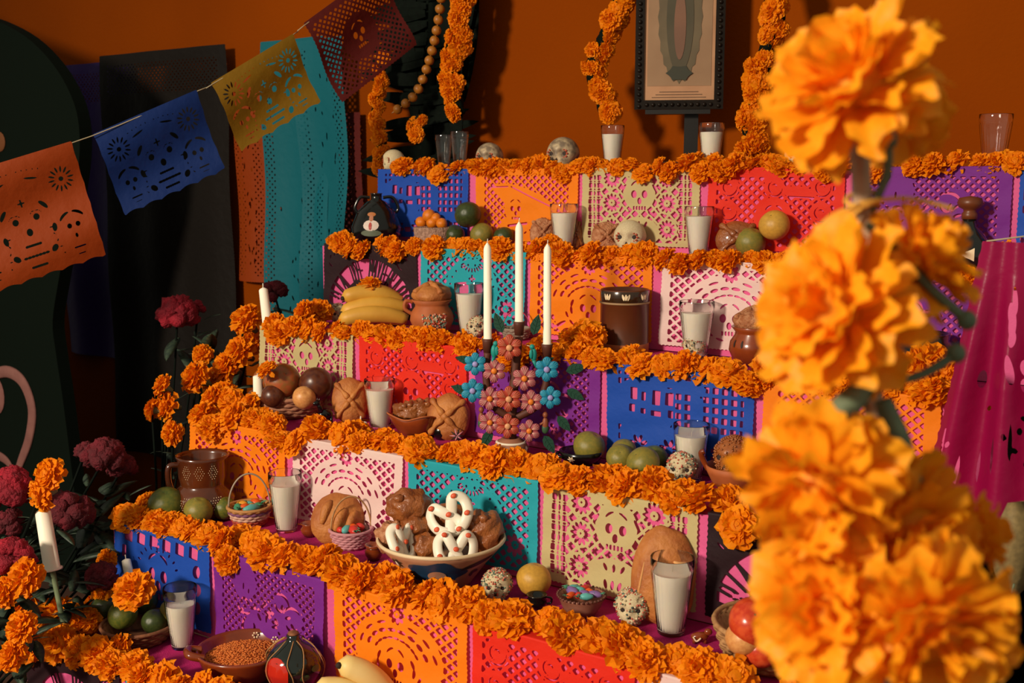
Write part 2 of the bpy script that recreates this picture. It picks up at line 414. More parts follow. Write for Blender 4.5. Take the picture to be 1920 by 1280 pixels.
def pat_blueskull(W=W_, L=L_, **k):
    c = Cut(W, L, **k)
    for i in range(6): c.cut(c.bx(4.6+i*3.9, 1.6, 1.2, 1.1, .12)); 
    for i in (0, 1, 2): c.cut(c.bx(3.1, 5+i*3.6, .6, 1.3, .1)); c.cut(c.el(W-3.6, 5+i*3.6, 1.0, 1.3, .2))
    c.fill(c.el(W*.47, L*.5, 7.2, 6.0)); c.skull(W*.47, L*.45, 5.0, False); c.skull(W*.47, L*.12, 1.3, False)
    for i in range(9): a = R_(20+17.5*i); c.cut(c.el(W*.47+6.2*math.cos(a), L*.45-4.9*math.sin(a), .5, .22, -a))
    return c.border(.12, 1.1)
def pat_purple(W=W_, L=L_, **k):
    c = Cut(W, L, **k); c.lat(c.bx(W/2, L/2+.3, W/2-2.3, L/2-1.2), 1.75, .42, 1.1)
    c.fill(c.el(W*.3, L*.26, 3.0, 3.2)); c.fill(c.el(W*.44, L*.72, 5, 2.6, .3)); c.fill(c.el(W*.68, L*.5, 3.6, 4.6, -.3))
    for i, (x, y, R) in enumerate(((.62, .4, 2.1), (.72, .55, 2.5), (.55, .62, 1.7), (.35, .75, 2.0), (.7, .78, 1.8), (.3, .5, 1.9))):
        for q in range(2): c.cut(c.arc(W*x, L*y, R-q*.8, .3, 40*i+q*170, 40*i+q*170+120))
    for i in range(8): c.cut(c.el(W*(.38+.05*i), L*(.52+.1*math.sin(i*2.1)), .8, .35, i))
    c.cut(c.el(W*.29, L*.3, .2, .7)); c.cut(c.el(W*.34, L*.34, .2, .5))
    return c.border(.12, .9)
def pat_teal(W=W_, L=L_, **k):
    c = Cut(W, L, **k); c.lat(c.bx(W/2, L/2+.3, W/2-2.0, L/2-1.0), 2.25, .5, 1.15)
    c.fill(c.el(W*.5, L*.5, 7.2, 6.6))
    for i in range(9): a = R_(200+17.5*i); c.cut(c.el(W*.5+2.6*math.cos(a), 2.2-1.9*math.sin(a), .55, .22, -a))
    for i in range(10): a = R_(10+17.8*i); c.cut(c.el(W*.5+6.1*math.cos(a), L*.5-5.4*math.sin(a), .3, .24, -a))
    for s_ in (-1, 1): c.cut(c.el(W*.5+s_*2.5, L*.52, 1.6, 1.5)); c.flower(W*.5+s_*9.4, L*.72, 2.2, 8)
    for a in range(4): c.cut(c.el(W*.5+.55*math.cos(a*1.57), L*.36+.55*math.sin(a*1.57), .42, .26, a*1.57))
    c.cut(c.el(W*.5, L*.7, .7, .9))
    for i in range(-4, 5): c.cut(c.bx(W*.5+i*.8, L*.85, .22, .7))
    return c.border(.14, 1.0)
def pat_text(W=W_, L=L_, word='DIA DE MUERTOS', **k):
    c = Cut(W, L, **k); cx = W/2; cy = L*.98; R0, R1 = 8.8, 13.2
    x = c.X-cx; y = (cy-c.Y)*.98; r = np.hypot(x, y); ang = np.degrees(np.arctan2(y, x))
    band = np.maximum(np.maximum(R0-r, r-R1), np.maximum(12-ang, ang-168)*.15); band = np.maximum(band, np.maximum(2.0-c.X, c.X-(W-2.0))); c.cut(np.maximum(band, .9-c.Y))
    n = len(word)
    for i, ch in enumerate(word):
        if ch == ' ': continue
        a = 162-(144)*(i+.5)/n; wd = math.radians(144/n)*.8
        for (p, q) in STROKE[ch]:
            pts = []
            for (u, v) in (p, q):
                aa = R_(a)-(u-.3)*wd*1.15; rr = R0-.2+v*(R1-R0+.4); pts += [cx+rr*math.cos(aa), cy-rr*math.sin(aa)/.98]
            c.fill(c.cap(*pts, .24))
    c.skull(cx, L*.66, 3.0, False)
    for i in range(15): a = R_(12+11.1*i); c.cut(c.el(cx+6.9*math.cos(a), cy-6.9*math.sin(a), 1.0, .34, -a))
    for s_ in (-1, 1):
        for q in range(3): c.cut(c.arc(cx+s_*10.6, 3.0, .8+q*.7, .2, 60*q+(90 if s_ < 0 else 0), 60*q+130))
        for q in range(4): c.cut(c.bx(cx+s_*(8.6-q*.2), L*.72+q*1.0, 1.6, .3, s_*.3))
    return c.border(.16, .9)
def pat_lattice(W, L, p=2.0, w=.5, **k):
    c = Cut(W, L, **k); c.lat(c.bx(W/2, L/2, W/2-1.2, L/2-1.0), p, w, 1.1); c.fill(c.el(W*.5, L*.5, W*.2, L*.26)); c.skull(W*.5, L*.45, min(W, L)*.16, False)
    return c.border(.2, 1.0)
PAT = {}
def pattern(name, fn, **k):
    if name not in PAT: PAT[name] = fn(**k).mesh2d()
    return PAT[name]
PN = {'blue': ('house', pat_house), 'orange': ('sombrero', pat_sombrero), 'white': ('sombrero', pat_sombrero), 'cream': ('cream', pat_cream), 'red': ('red', pat_red), 'purple': ('purple', pat_purple), 'teal': ('teal', pat_teal), 'black': ('text', pat_text)}
def build_sheet(V2, F2, fn, material, label, group=None, name='cut_paper_sheet', loc=(0, 0, 0)):
    v = fn(V2[:, 0], V2[:, 1])
    me = bpy.data.meshes.new(name); me.from_pydata(v.tolist(), [], F2); me.materials.append(material); me.update()
    me.polygons.foreach_set('use_smooth', [True]*len(me.polygons))
    o = link(name, me); o.location = loc; o['label'] = label; o['category'] = 'paper banner'
    if group: o['group'] = group
    return o
TIERS = {1: ['blue', 'orange', 'cream', 'red', 'purple', 'blue'], 2: ['black', 'teal', 'orange', 'white', 'purple'], 3: ['cream', 'red', 'purple', 'blue', 'orange'],
         4: ['orange', 'white', 'teal', 'cream', 'black'], 5: ['blue', 'purple', 'orange', 'red', 'white'], 6: ['black', 'teal', 'cream']}
DESC = {'house': 'little square windows', 'blueskull': 'a large skull', 'sombrero': 'a skull in a wide hat', 'hat': 'a skull under a tilted hat', 'cream': 'flower wheels and a skull', 'red': 'roses over a lattice', 'purple': 'swirls and lattice', 'teal': 'lattice around a round skull', 'text': 'arched DIA DE MUERTOS lettering'}
rs = random.Random(4)
for k, cols in TIERS.items():
    for i, cname in enumerate(cols):
        pn, fn = PN[cname]
        if k == 5 and cname == 'blue': pn, fn = 'blueskull', pat_blueskull
        if (k == 1 and cname == 'orange') or (k == 3 and cname == 'orange'): pn, fn = 'hat', pat_hat
        V2, F2 = pattern(pn, fn) if i < 5 else pattern('narrow', pat_house, W=7.6)
        x0 = .3*i+.002+rs.uniform(0, .008); ph = rs.uniform(0, 6); fl = rs.uniform(.002, .009); skew = rs.uniform(-.02, .02); sag = rs.uniform(.0, .004); wv = rs.uniform(9, 20)
        def place(a, b, k=k, x0=x0, ph=ph, fl=fl, skew=skew, sag=sag, wv=wv):
            a = a/100; b = b/100; t = np.clip(b/.166, 0, 1)
            hang = np.clip(b, 0, None); back = np.clip(-b, 0, None)
            wave = .0025*np.sin(a*wv*2+ph)*np.sqrt(t)+fl*t*(1+np.sin(a*wv+ph*2))*.8+.0015*np.sin(b*90+a*25+ph)*np.sqrt(t)
            y = np.where(b < 0, back, 0)-np.where(b >= 0, .0055+wave, .0055*np.exp(-back*150))
            zz = np.where(b < 0, .0035, .0035*np.exp(-hang*200)-hang*.99-sag*np.sin(a/.286*3.14)*0)
            return np.stack([a+skew*hang, y, zz], 1)
        side = 'wide, beside the palm' if i == 0 else 'narrow strip at far end'
        same = [q for q in cols if q == cname]
        lab = f'{cname} paper cut with {DESC[pn]}, {TN[k]}' + (f', {side}' if len(same) > 1 else '')
        build_sheet(V2, F2, place, paper(cname), lab, 'cut papers hanging on the altar risers', loc=(x0, Y[k], Z[k]))

# ============================================================ marigolds
def petal(d, up, L, w, s0=.2, nl=3, nw=2, rnd=random, ruff=.12, curl=.0):
    side = d.cross(up).normalized(); up = side.cross(d); v = []; f = []
    for i in range(nl+1):
        s = s0+(1-s0)*i/nl; u = (s-s0)/(1-s0); ww = w*(.35+.65*math.sin(min(1, u*1.25)*math.pi/2)); 
        for j in range(nw+1):
            t = -1+2*j/nw
            e = rnd.uniform(-ruff, ruff)*u*L
            q = d*(s*L*(1-.10*abs(t)*u+rnd.uniform(-.05, .05)*u))+side*(t*ww*.5)+up*(e+curl*u*u*L+.10*L*(abs(t)-.5)*u)
            v.append(tuple(q))
    n = nw+1
    for i in range(nl):
        for j in range(nw): f.append((i*n+j, i*n+j+1, (i+1)*n+j+1, (i+1)*n+j))
    return v, f
def sph(e, a): return Vector((math.cos(e)*math.cos(a), math.cos(e)*math.sin(a), math.sin(e)))
def marigold_mesh(seed, layers):
    r = random.Random(seed); gs = []
    for (e, n, L, wd) in layers:
        for i in range(n):
            a = 2*math.pi*(i+r.uniform(-.3, .3))/n+e*3; ee = R_(e+r.uniform(-9, 9)); d = sph(ee, a); up = sph(ee+math.pi/2, a)
            gs.append(petal(d, (up+Vector((r.uniform(-.3, .3), r.uniform(-.3, .3), 0))).normalized(), L*r.uniform(.88, 1.08), wd*r.uniform(.8, 1.2), rnd=r, curl=r.uniform(-.15, .1), ruff=.15))
    gs.append(tr(ell((0, 0, .1), (.5, .5, .45), 10, 6)))
    return join(*gs)
POM = [(-24, 14, .95, .40), (-4, 18, 1.0, .38), (14, 19, 1.0, .36), (31, 17, .97, .34), (47, 15, .93, .33), (63, 11, .88, .31), (80, 7, .82, .3)]
OPEN = [(-12, 14, 1.02, .46), (5, 15, 1.0, .44), (22, 14, .9, .4), (42, 12, .78, .36), (62, 9, .65, .32), (80, 5, .55, .3)]
MAR = [mesh('marigold', marigold_mesh(i, POM if i < 5 else OPEN), M_mar, False) for i in range(8)]
def axis_rot(ax, spin=0):
    return Vector(ax).normalized().to_track_quat('Z', 'Y') @ Quaternion((0, 0, 1), spin)
rm = random.Random(21)
def marigold(P, r, label, group, ax=None, name='marigold'):
    o = link(name, rm.choice(MAR)); o.location = P; o.rotation_mode = 'QUATERNION'
    ax = ax or (rm.uniform(-.6, .7), rm.uniform(-1.1, -.1), rm.uniform(.35, 1))
    o.rotation_quaternion = axis_rot(ax, rm.uniform(0, 6)); o.scale = (r, r, r*rm.uniform(.75, .95))
    o['label'] = label; o['category'] = 'flower'; o['group'] = group; return o
ORD = ['', 'first', 'second', 'third', 'fourth', 'fifth', 'sixth', 'seventh', 'eighth', 'ninth', 'tenth', 'eleventh', 'twelfth', 'thirteenth', 'fourteenth', 'fifteenth', 'sixteenth', 'seventeenth', 'eighteenth', 'nineteenth', 'twentieth']
ROWX = {1: 1.56, 2: 1.56, 3: 1.56, 4: 1.56, 5: 1.50, 6: .62}
for k in range(1, 7):
    x = .03 if k > 1 else .06; lab = ''; row = []
    while x < ROWX[k]:
        r = rm.uniform(.026, .037)*{1: .84, 2: .88, 3: .94, 4: 1.02}.get(k, 1.1)
        drop = rm.random() < .16
        row.append(marigold(Vector((x, Y[k]+(rm.uniform(-.008, .018)+(.010 if k > 3 else 0) if not drop else -.010), Z[k]+(r*(rm.uniform(.34, .54)-{1: .25, 2: .35, 3: .25, 4: .02}.get(k, 0)) if not drop else -r*.3)+.002)), r, lab, f'marigolds edging the {TN[k]}'))
        if rm.random() < .16:
            row.append(marigold(Vector((x+rm.uniform(-.02, .02), Y[k]+.045+rm.uniform(-.008, .01), Z[k]+r*.5)), r*.85, lab, f'marigolds edging the {TN[k]}'))
        x += r*rm.uniform(1.1, 1.5)
    cnt = {}
    for o in sorted(row, key=lambda o: o.location.x):
        i = min(int(o.location.x/.3), len(TIERS[k])-1); cnt[i] = cnt.get(i, 0)+1; c_ = TIERS[k][i]
        o['label'] = f'{ORD[cnt[i]]} marigold from left above the {"narrow " if i == 5 else ""}{c_} paper, {TN[k]} edge'
# extra heads
PIL = {}
for (k, px, py, rp, n) in ((3, 1095, 628, 36, 1), (3, 1105, 655, 34, 1), (3, 1075, 650, 30, 1), (3, 1740, 715, 48, 1), (3, 1700, 740, 40, 1), (3, 1775, 735, 40, 1), (3, 570, 590, 26, 1), (3, 600, 583, 26, 1), (4, 400, 768, 30, 1), (4, 430, 752, 30, 1), (4, 465, 760, 28, 1), (5, 270, 955, 28, 1),
                           (6, 40, 1175, 34, 1), (6, 105, 1180, 38, 1), (6, 160, 1165, 32, 1), (6, 130, 1210, 34, 1), (6, 185, 1125, 30, 1), (2, 1880, 480, 34, 1)):
    P, r = ctr(k, px, py, rp); PIL[k] = PIL.get(k, 0)+1; marigold(P, r, f'{ORD[PIL[k]]} of the marigolds heaped on the {TN[k]} behind its edge row' if k != 2 else 'marigold at the far end of the second shelf from the top', f'marigolds piled on the {TN[k]}')
P, r = ctr(3, 692, 527, 27, .055)
o_ = marigold(P, r, 'orange marigold head resting on top of the bananas', 'marigold on bananas', (0, -.4, 1))
P, r = ctr(6, 252, 1108, 42, .075)
marigold(P, r, 'orange marigold head resting on the basket of green fruit', 'marigold on fruit basket', (.2, -.6, .9))
P, r = ctr(4, 500, 692, 22, .09)
marigold(P, r, 'small orange marigold on the mangoes in the straw basket', 'marigold on mango basket', (-.2, -.6, .9))

# ============================================================ candles in fluted glasses
GP = [(.60, 0), (.62, .012), (.63, .05), (.74, .30), (.86, .60), (.945, .80), (.97, .85), (1.0, .87), (1.0, .995), (.985, 1.0), (.955, .99), (.945, .86), (.90, .80), (.80, .55), (.69, .28), (.58, .06), (.3, .045), (0, .045)]
G_me = mesh('glass', lathe([(0, 0)]+GP, 72, .022, 24, fz=(.04, .84)), M_glass)
def wax_me(top):
    pts = [(0, .05), (.56, .05)]
    for z in np.linspace(.07, top, 7):
        pts.append((float(np.interp(z, [.05, .28, .55, .80, .9], [.572, .68, .79, .89, .93]))-.012, float(z)))
    pts += [(pts[-1][0]-.03, top-.006), (.3, top-.012), (0, top-.006)]
    return mesh('wax', lathe(pts, 40), M_wax)
WAX = {t: wax_me(t) for t in (.72, .80)}
K_me = mesh('wick', tube([(0, 0, 0), (.02, 0, .05), (.05, .01, .09)], .014, 6), M_wick)
def candle_glass(P, w, h, label, top=.80, wax=True):
    t = thing('glass_candle' if wax else 'drinking_glass', label, 'candle' if wax else 'glass', P, rm.uniform(0, 1), 'candles in fluted glasses' if wax else 'empty fluted glasses')
    r = m(w, P)/2; hh = m(h, P)
    o = link('glass', G_me, t); o.scale = (r, r, hh)
    if wax:
        o = link('wax', WAX[top], t); o.scale = (r, r, hh)
        o = link('wick', K_me, t); o.scale = (r, r, r*1.4); o.location = (0, 0, (top-.012)*hh)
    return t
candle_glass(on(5, 1258, 1185), 82, 148, 'largest white candle in fluted glass, in front of the tall oval loaf', .80)
candle_glass(on(5, 537, 986), 62, 112, 'white candle in fluted glass between the small handled basket and bread')
candle_glass(on(6, 342, 1212), 62, 118, 'white candle in fluted glass beside the clay bowl of orange rice', .72)
candle_glass(on(4, 713, 792), 58, 94, 'white candle in fluted glass in front of the red paper sheet')
candle_glass(on(4, 1295, 872), 68, 106, 'white candle in fluted glass in front of the blue paper, behind a sugar skull')
candle_glass(on(3, 880, 618), 56, 98, 'white candle in fluted glass beside the clay jug topped with bread')
candle_glass(on(3, 1305, 652), 66, 106, 'white candle in fluted glass in front of the white paper sheet')
candle_glass(on(2, 1057, 449), 53, 86, 'white candle in fluted glass before the orange paper under the top shelf')
candle_glass(on(2, 1310, 457), 55, 92, 'white candle in fluted glass where cream and red papers meet', .80)
def t1(px, py, yo): 
    P = onY(px, py, Y[1]+yo); P.z = Z[1]; return P
candle_glass(t1(1148, 290, .07), 44, 82, 'white candle in glass under the marigold arch leg on the top shelf', .80)
candle_glass(t1(1333, 290, .07), 48, 86, 'white candle in glass below the framed print', .80)
candle_glass(t1(1864, 285, .07), 60, 100, 'clear water glass standing on the top shelf beyond the tall marigolds', wax=False)
candle_glass(t1(832, 290, .09), 32, 66, 'small clear glass before the dark leaves, nearer the black jar', wax=False)
candle_glass(t1(862, 290, .06), 34, 72, 'small clear glass before the dark leaves, nearer the orange paper', wax=False)

# ============================================================ sugar skulls
def skull_geo(d, q):
    x, y, z = q
    if z < 0:
        k = min(1, -z/.5); x *= 1-.34*k; y = y*(1-.30*k)-.10*k
        if z < -.38: z = -.38+(z+.38)*.35
    for sx in (-1, 1):
        g = math.exp(-(((x-sx*.17)/.105)**2+((z-.02)/.105)**2)); 
        if y < 0: y += .16*g
    if y < 0:
        y += .10*math.exp(-((x/.05)**2+((z+.15)/.07)**2)); y -= .04*math.exp(-((x/.2)**2+((z+.29)/.09)**2))
    return Vector((x, y, z))
SK = mesh('cranium', ell((0, 0, .42), (.44, .5, .47), 40, 30, fn=skull_geo), M_skull)
SKP = mesh('cranium', ell((0, 0, .42), (.44, .5, .47), 40, 30, fn=skull_geo), mat('painted_skull', '7a6a58', .5, 'bfa986', 5, contrast=(.4, .6)))
EYE = mesh('eye', lathe([(0, 0), (.075, 0), (.085, .02), (.06, .03), (0, .02)], 12), M_bone)
NOSE = mesh('nose', prism([(-.045, -.04), (.045, -.04), (0, .07)], .04), M_bone, False)
TOOTH = mesh('tooth', box((0, 0, 0), (.05, .04, .08)), M_skull, False)
def sprinkles(seed):
    r = random.Random(seed); gs = []; b = ell((0, 0, .42), (.44, .5, .47), 40, 30, fn=skull_geo)
    for i in range(560):
        p = r.choice(b[0]); c = Vector((0, .02, .44)); n = (Vector(p)-c).normalized()
        if p[1] > .25: continue
        a = r.uniform(.024, .042)
        gs.append(tr(([(1, 0, 0), (-1, 0, 0), (0, 1, 0), (0, -1, 0), (0, 0, 1), (0, 0, -1)], [(0, 2, 4), (2, 1, 4), (1, 3, 4), (3, 0, 4), (2, 0, 5), (1, 2, 5), (3, 1, 5), (0, 3, 5)]), tuple(Vector(p)+n*.012), s=(a, a, a)))
    return join(*gs)
SPK = [mesh('sprinkles', sprinkles(i), M_sprk) for i in range(3)]
PETR = mesh('eye_ring', join(*[tr(ell((0, 0, 0), (.035, .035, .02), 8, 5), (.115*math.cos(a*.7), .115*math.sin(a*.7), 0)) for a in range(9)]), mat('icing_red', 'a8452c', .5))
def sugar_skull(P, w, rz, label, style='spr', name='sugar_skull'):
    s = m(w, P)/.9; t = thing(name, label, 'sugar skull', P, rz, 'sugar skulls'); t.scale = (s, s, s)
    link('cranium', SKP if style == 'paint' else SK, t)
    for sx in (-1, 1):
        o = link('eye', EYE, t); o.location = (sx*.17, -.31, .44); o.rotation_euler = (R_(90), 0, 0)
        if style != 'spr':
            q = link('eye_ring', PETR, o); q.location = (0, 0, .05)
    o = link('nose', NOSE, t); o.location = (0, -.40, .28)
    for i in range(-3, 4):
        o = link('tooth', TOOTH, t); o.location = (i*.058, -.40+.012*i*i, .13)
    if style == 'spr':
        o = link('sprinkles', SPK[rm.randrange(3)], t); o['kind'] = 'stuff'
    return t
for (k, px, py, w_, rz, st, lab) in (
    (5, 932, 1122, 58, .5, 'spr', 'sprinkle-covered sugar skull next to the painted bread bowl'), (5, 1185, 1166, 66, .35, 'spr', 'sprinkled sugar skull at the foot of the tall loaf'),
    (4, 1278, 903, 58, .3, 'spr', 'sprinkled sugar skull in front of the candle before blue paper'), (3, 1303, 660, 48, .2, 'spr', 'sprinkled sugar skull leaning at the candle before white paper'),
    (3, 893, 626, 40, .6, 'spr', 'sprinkled sugar skull behind the tallest clay candelabrum candle'), (3, 634, 592, 36, .9, 'spr', 'small sprinkled sugar skull beside the bananas'),
    (2, 1181, 463, 62, .25, 'ring', 'cream sugar skull with flower eyes in front of cream paper')):
    sugar_skull(on(k, px, py), w_, rz, lab, st)
sugar_skull(t1(918, 290, .08), 52, .15, 'small painted skull near the dark leaves on the top shelf', 'paint')
sugar_skull(t1(1056, 290, .08), 62, .1, 'painted skull between two marigold columns on the top shelf', 'paint')
sugar_skull(t1(1499, 290, .08), 56, .3, 'cream skull with green mouth by the far arch leg', 'ring')
sugar_skull(t1(738, 290, .08), 40, -.4, 'little white skull at the corner of the top shelf', 'ring')

# ============================================================ fruit
def fruit_geo(sq=.94, lump=.03, seed=0):
    def fn(d, q):
        k = 1-.10*math.exp(-((1-d.z)/.02))-.05*math.exp(-((1+d.z)/.03)); return q*k
    return ell((0, 0, 0), (1, 1, sq), 28, 18, lump, 1.4, seed, fn)
F_GREEN = mat('green_citrus', '4d5a22', .35, '6a6a26', 5, bump=.12, bscale=160)
F_DGREEN = mat('dark_green_citrus', '2f3a1b', .3, '3c4720', 5, bump=.12, bscale=160)
F_OLIVE = mat('olive_citrus', '8a7a30', .38, '75702f', 5, bump=.12, bscale=160)
F_YEL = mat('yellow_citrus', 'c9983a', .38, 'b88a34', 5, bump=.12, bscale=160)
F_TAN = mat('tangerine', 'e07c12', .38, 'cc6c10', 6, bump=.15, bscale=200)
F_RED = mat('red_fruit', 'b8321a', .22, 'd0522a', 3)
F_MANGO = mat('mango', '8a5a2a', .3, 'a3502a', 3, contrast=(.4, .6))
F_DMANGO = mat('dark_mango', '4a2218', .32, '5f3018', 4)
F_PEACH = mat('peach', 'd89a5a', .4, 'c8854a', 5)
FM = {}
def fruit(P, r, material, label, group='loose citrus fruit', ax=None, sq=.94, name='citrus_fruit', cat='fruit', seed=0, lump=.03):
    key = (material.name, sq, seed)
    if key not in FM:
        FM[key] = mesh(name, fruit_geo(sq, lump, seed), material)
        FM['stem'] = FM.get('stem') or mesh('stem_scar', lathe([(.09, -.02), (.07, .03), (.03, .05), (0, .04)], 8), mat('stem_scar', '4d4a2a', .8))
    t = link(name, FM[key]); t.location = P; t['label'] = label; t['category'] = cat; t['group'] = group
    t.rotation_mode = 'QUATERNION'; t.rotation_quaternion = axis_rot(ax or (rm.uniform(-.5, .5), rm.uniform(-.9, .2), .8)); t.scale = (r, r, r)
    s_ = link('stem_scar', FM['stem'], t); s_.location = (0, 0, .86*sq)
    return t
for (k, px, py, rp, mt, up, lab) in (
    (5, 312, 945, 33, F_GREEN, 0, 'largest green citrus in front of the dotted clay jug'), (5, 372, 957, 27, F_OLIVE, 0, 'yellowish citrus between two green ones by the clay jug'), (5, 420, 952, 24, F_GREEN, 0, 'green citrus tucked behind the small striped basket'),
    (5, 345, 930, 22, F_DGREEN, 0, 'dark green citrus half hidden beneath the clay jug'),
    (5, 1001, 1086, 34, F_YEL, 0, 'yellow round fruit beside a tiny black cup'),
    (4, 1105, 836, 32, F_OLIVE, 0, 'olive citrus at the back beside the black dish'), (4, 1169, 840, 26, F_OLIVE, 0.005, 'olive citrus at the back of the cluster before blue paper'), (4, 1163, 858, 27, F_OLIVE, 0, 'olive citrus at the front of the cluster, nearest the black dish'),
    (4, 1206, 868, 32, F_OLIVE, 0, 'large olive citrus at the front of the cluster by marigolds'), (4, 1226, 849, 28, F_GREEN, 0, 'greenish citrus at the back of the cluster, nearest the candle'),
    (2, 853, 437, 20, F_DGREEN, 0, 'dark green citrus lowest next to the tangerine bowl'), (2, 903, 437, 23, F_OLIVE, 0, 'olive citrus between two dark green ones'), (2, 944, 437, 20, F_DGREEN, 0, 'dark green citrus at the end nearest the orange paper'),
    (2, 877, 402, 26, F_DGREEN, .042, 'large dark green citrus stacked on top of three others'),
    (2, 1407, 449, 30, F_OLIVE, 0, 'olive citrus partly hidden beneath the yellow one'), (2, 1452, 422, 30, F_YEL, .036, 'yellow citrus perched on top in front of red paper')):
    P, r = ctr(k, px, py, rp, up); fruit(P, r, mt, lab)

# ============================================================ baskets
def basket(P, S, r0, r1, h, rows, label, material, rz=0, name='woven_basket', handle=None, stripes=None, stakes=24, sq=1.0, hm=None):
    t = thing(name, label, 'basket', P, rz, S=S); rt = h/rows/2
    part('base', lathe([(0, 0), (r0*.98, 0), (r0, rt), (r0*.98, rt*1.6), (0, rt*1.6)], 32, sq=sq), material, t)
    for j in range(rows):
        u = (j+.5)/rows; r = r0+(r1-r0)*u**.8; z = rt+u*(h-rt); pts = []
        n = stakes*4
        for i in range(n):
            a = 2*math.pi*i/n; q = r+rt*.55*math.sin(a*stakes+math.pi*(j % 2)); pts.append((q*math.cos(a), q*math.sin(a)*sq, z))
        part('weave_row', tube(pts, rt*1.08, 6, True), stripes[j % len(stripes)] if stripes else material, t)
    part('rim', tube([(r1*1.02*math.cos(2*math.pi*i/40), r1*1.02*math.sin(2*math.pi*i/40)*sq, h) for i in range(40)], rt*1.1, 6, True), material, t)
    part('lining', lathe([(r0*.9, rt*1.7), (r1*.93, h*.96), (r1*.95, h*.96), (r0*.92, rt*1.7)], 32, cap=False, sq=sq), material, t)
    if handle:
        part('handle', tube([(r1*math.cos(a)*.97, 0, h+handle*math.sin(a)) for a in np.linspace(0, math.pi, 25)], r1*.045, 6), hm or material, t)
    return t
P = on(6, 262, 1200); S = m(1, P); BK = P
basket(P, S, 46, 66, 34, 5, 'brown woven basket of green fruit on the lowest shelf', M_strawd, stakes=16)
for (px, py, rp, mt, up, lab) in ((196, 1137, 25, F_DGREEN, .02, 'dark green fruit at the rim nearest the flowers in the lowest basket'), (230, 1152, 28, F_GREEN, .018, 'green fruit with orange blush at front of the lowest basket'), (290, 1165, 25, F_DGREEN, .012, 'dark fruit showing its blossom end in the lowest basket'),
                              (322, 1120, 24, F_OLIVE, .03, 'olive fruit behind the candle glass in the lowest basket'), (272, 1125, 25, F_DGREEN, .03, 'dark fruit at the back of the lowest basket')):
    q, r = ctr(6, px, py, rp, up); fruit(q, r, mt, lab, 'fruit in the lowest basket')
P = on(4, 542, 772); S = m(1, P)
basket(P, S, 54, 70, 38, 5, 'pinkish woven basket of mangoes on the third shelf from bottom', mat('pink_straw', 'b07a5a', .7, '94604a', 100), stakes=18)
for (px, py, rp, mt, up, sq_, lab) in ((530, 713, 34, F_MANGO, .045, .86, 'large mottled mango in the pinkish basket'), (592, 720, 33, F_DMANGO, .04, 1.05, 'dark red mango in the pinkish basket'), (570, 745, 22, F_PEACH, .03, .95, 'small peach-coloured fruit at the front of the pinkish basket'), (497, 712, 24, F_MANGO, .045, .9, 'smaller mango behind the white candle stub in the basket'), (512, 742, 22, F_DMANGO, .03, .95, 'dark fruit low at the front of the pinkish basket')):
    q, r = ctr(4, px, py, rp, up); fruit(q, r, mt, lab, 'fruit in the pinkish basket', sq=sq_, name='mango', ax=(.6, -.3, .5), seed=1)
P = on(5, 1445, 1235); S = m(1, P)
basket(P, S, 80, 104, 72, 7, 'pale straw basket of red fruit beside the tall marigolds', M_straw, stakes=22)
for (px, py, rp, mt, up, lab) in ((1412, 1165, 44, F_RED, .052, 'glossy red tomato-like fruit in the pale straw basket'), (1395, 1195, 34, F_PEACH, .035, 'peach-coloured fruit beneath the glossy red one'), (1425, 1215, 36, F_RED, .018, 'red fruit low at the front of the pale straw basket'), (1490, 1190, 40, F_RED, .045, 'red fruit behind the marigolds in the pale straw basket')):
    q, r = ctr(5, px, py, rp, up); fruit(q, r, mt, lab, 'fruit in the pale straw basket', seed=2)
# stone bowl of tangerines
P = on(2, 813, 432); S = m(1, P)
t = thing('stone_bowl', 'rough pinkish stone bowl holding tangerines', 'bowl', P, S=S)
part('bowl_body', lathe([(0, 0), (33, 0), (36, 12), (38, 32), (36, 33), (33, 30), (30, 8), (0, 6)], 32), mat('speckled_stone', '8c6a58', .9, 'b8907a', 160, bump=.6, bscale=250), t)
for i, (px, py, rp, up) in enumerate(((790, 397, 12, .036), (804, 386, 13, .052), (817, 390, 10, .05), (828, 399, 11, .036), (810, 400, 12, .036))):
    q, r = ctr(2, px, py, rp, up); fruit(q, r, F_TAN, ['tangerine nearest the black jar in the stone bowl', 'topmost tangerine in the stone bowl', 'small tangerine near the top of the stone bowl', 'tangerine nearest the green citrus in the stone bowl', 'tangerine in the middle of the stone bowl'][i], 'tangerines in the stone bowl')
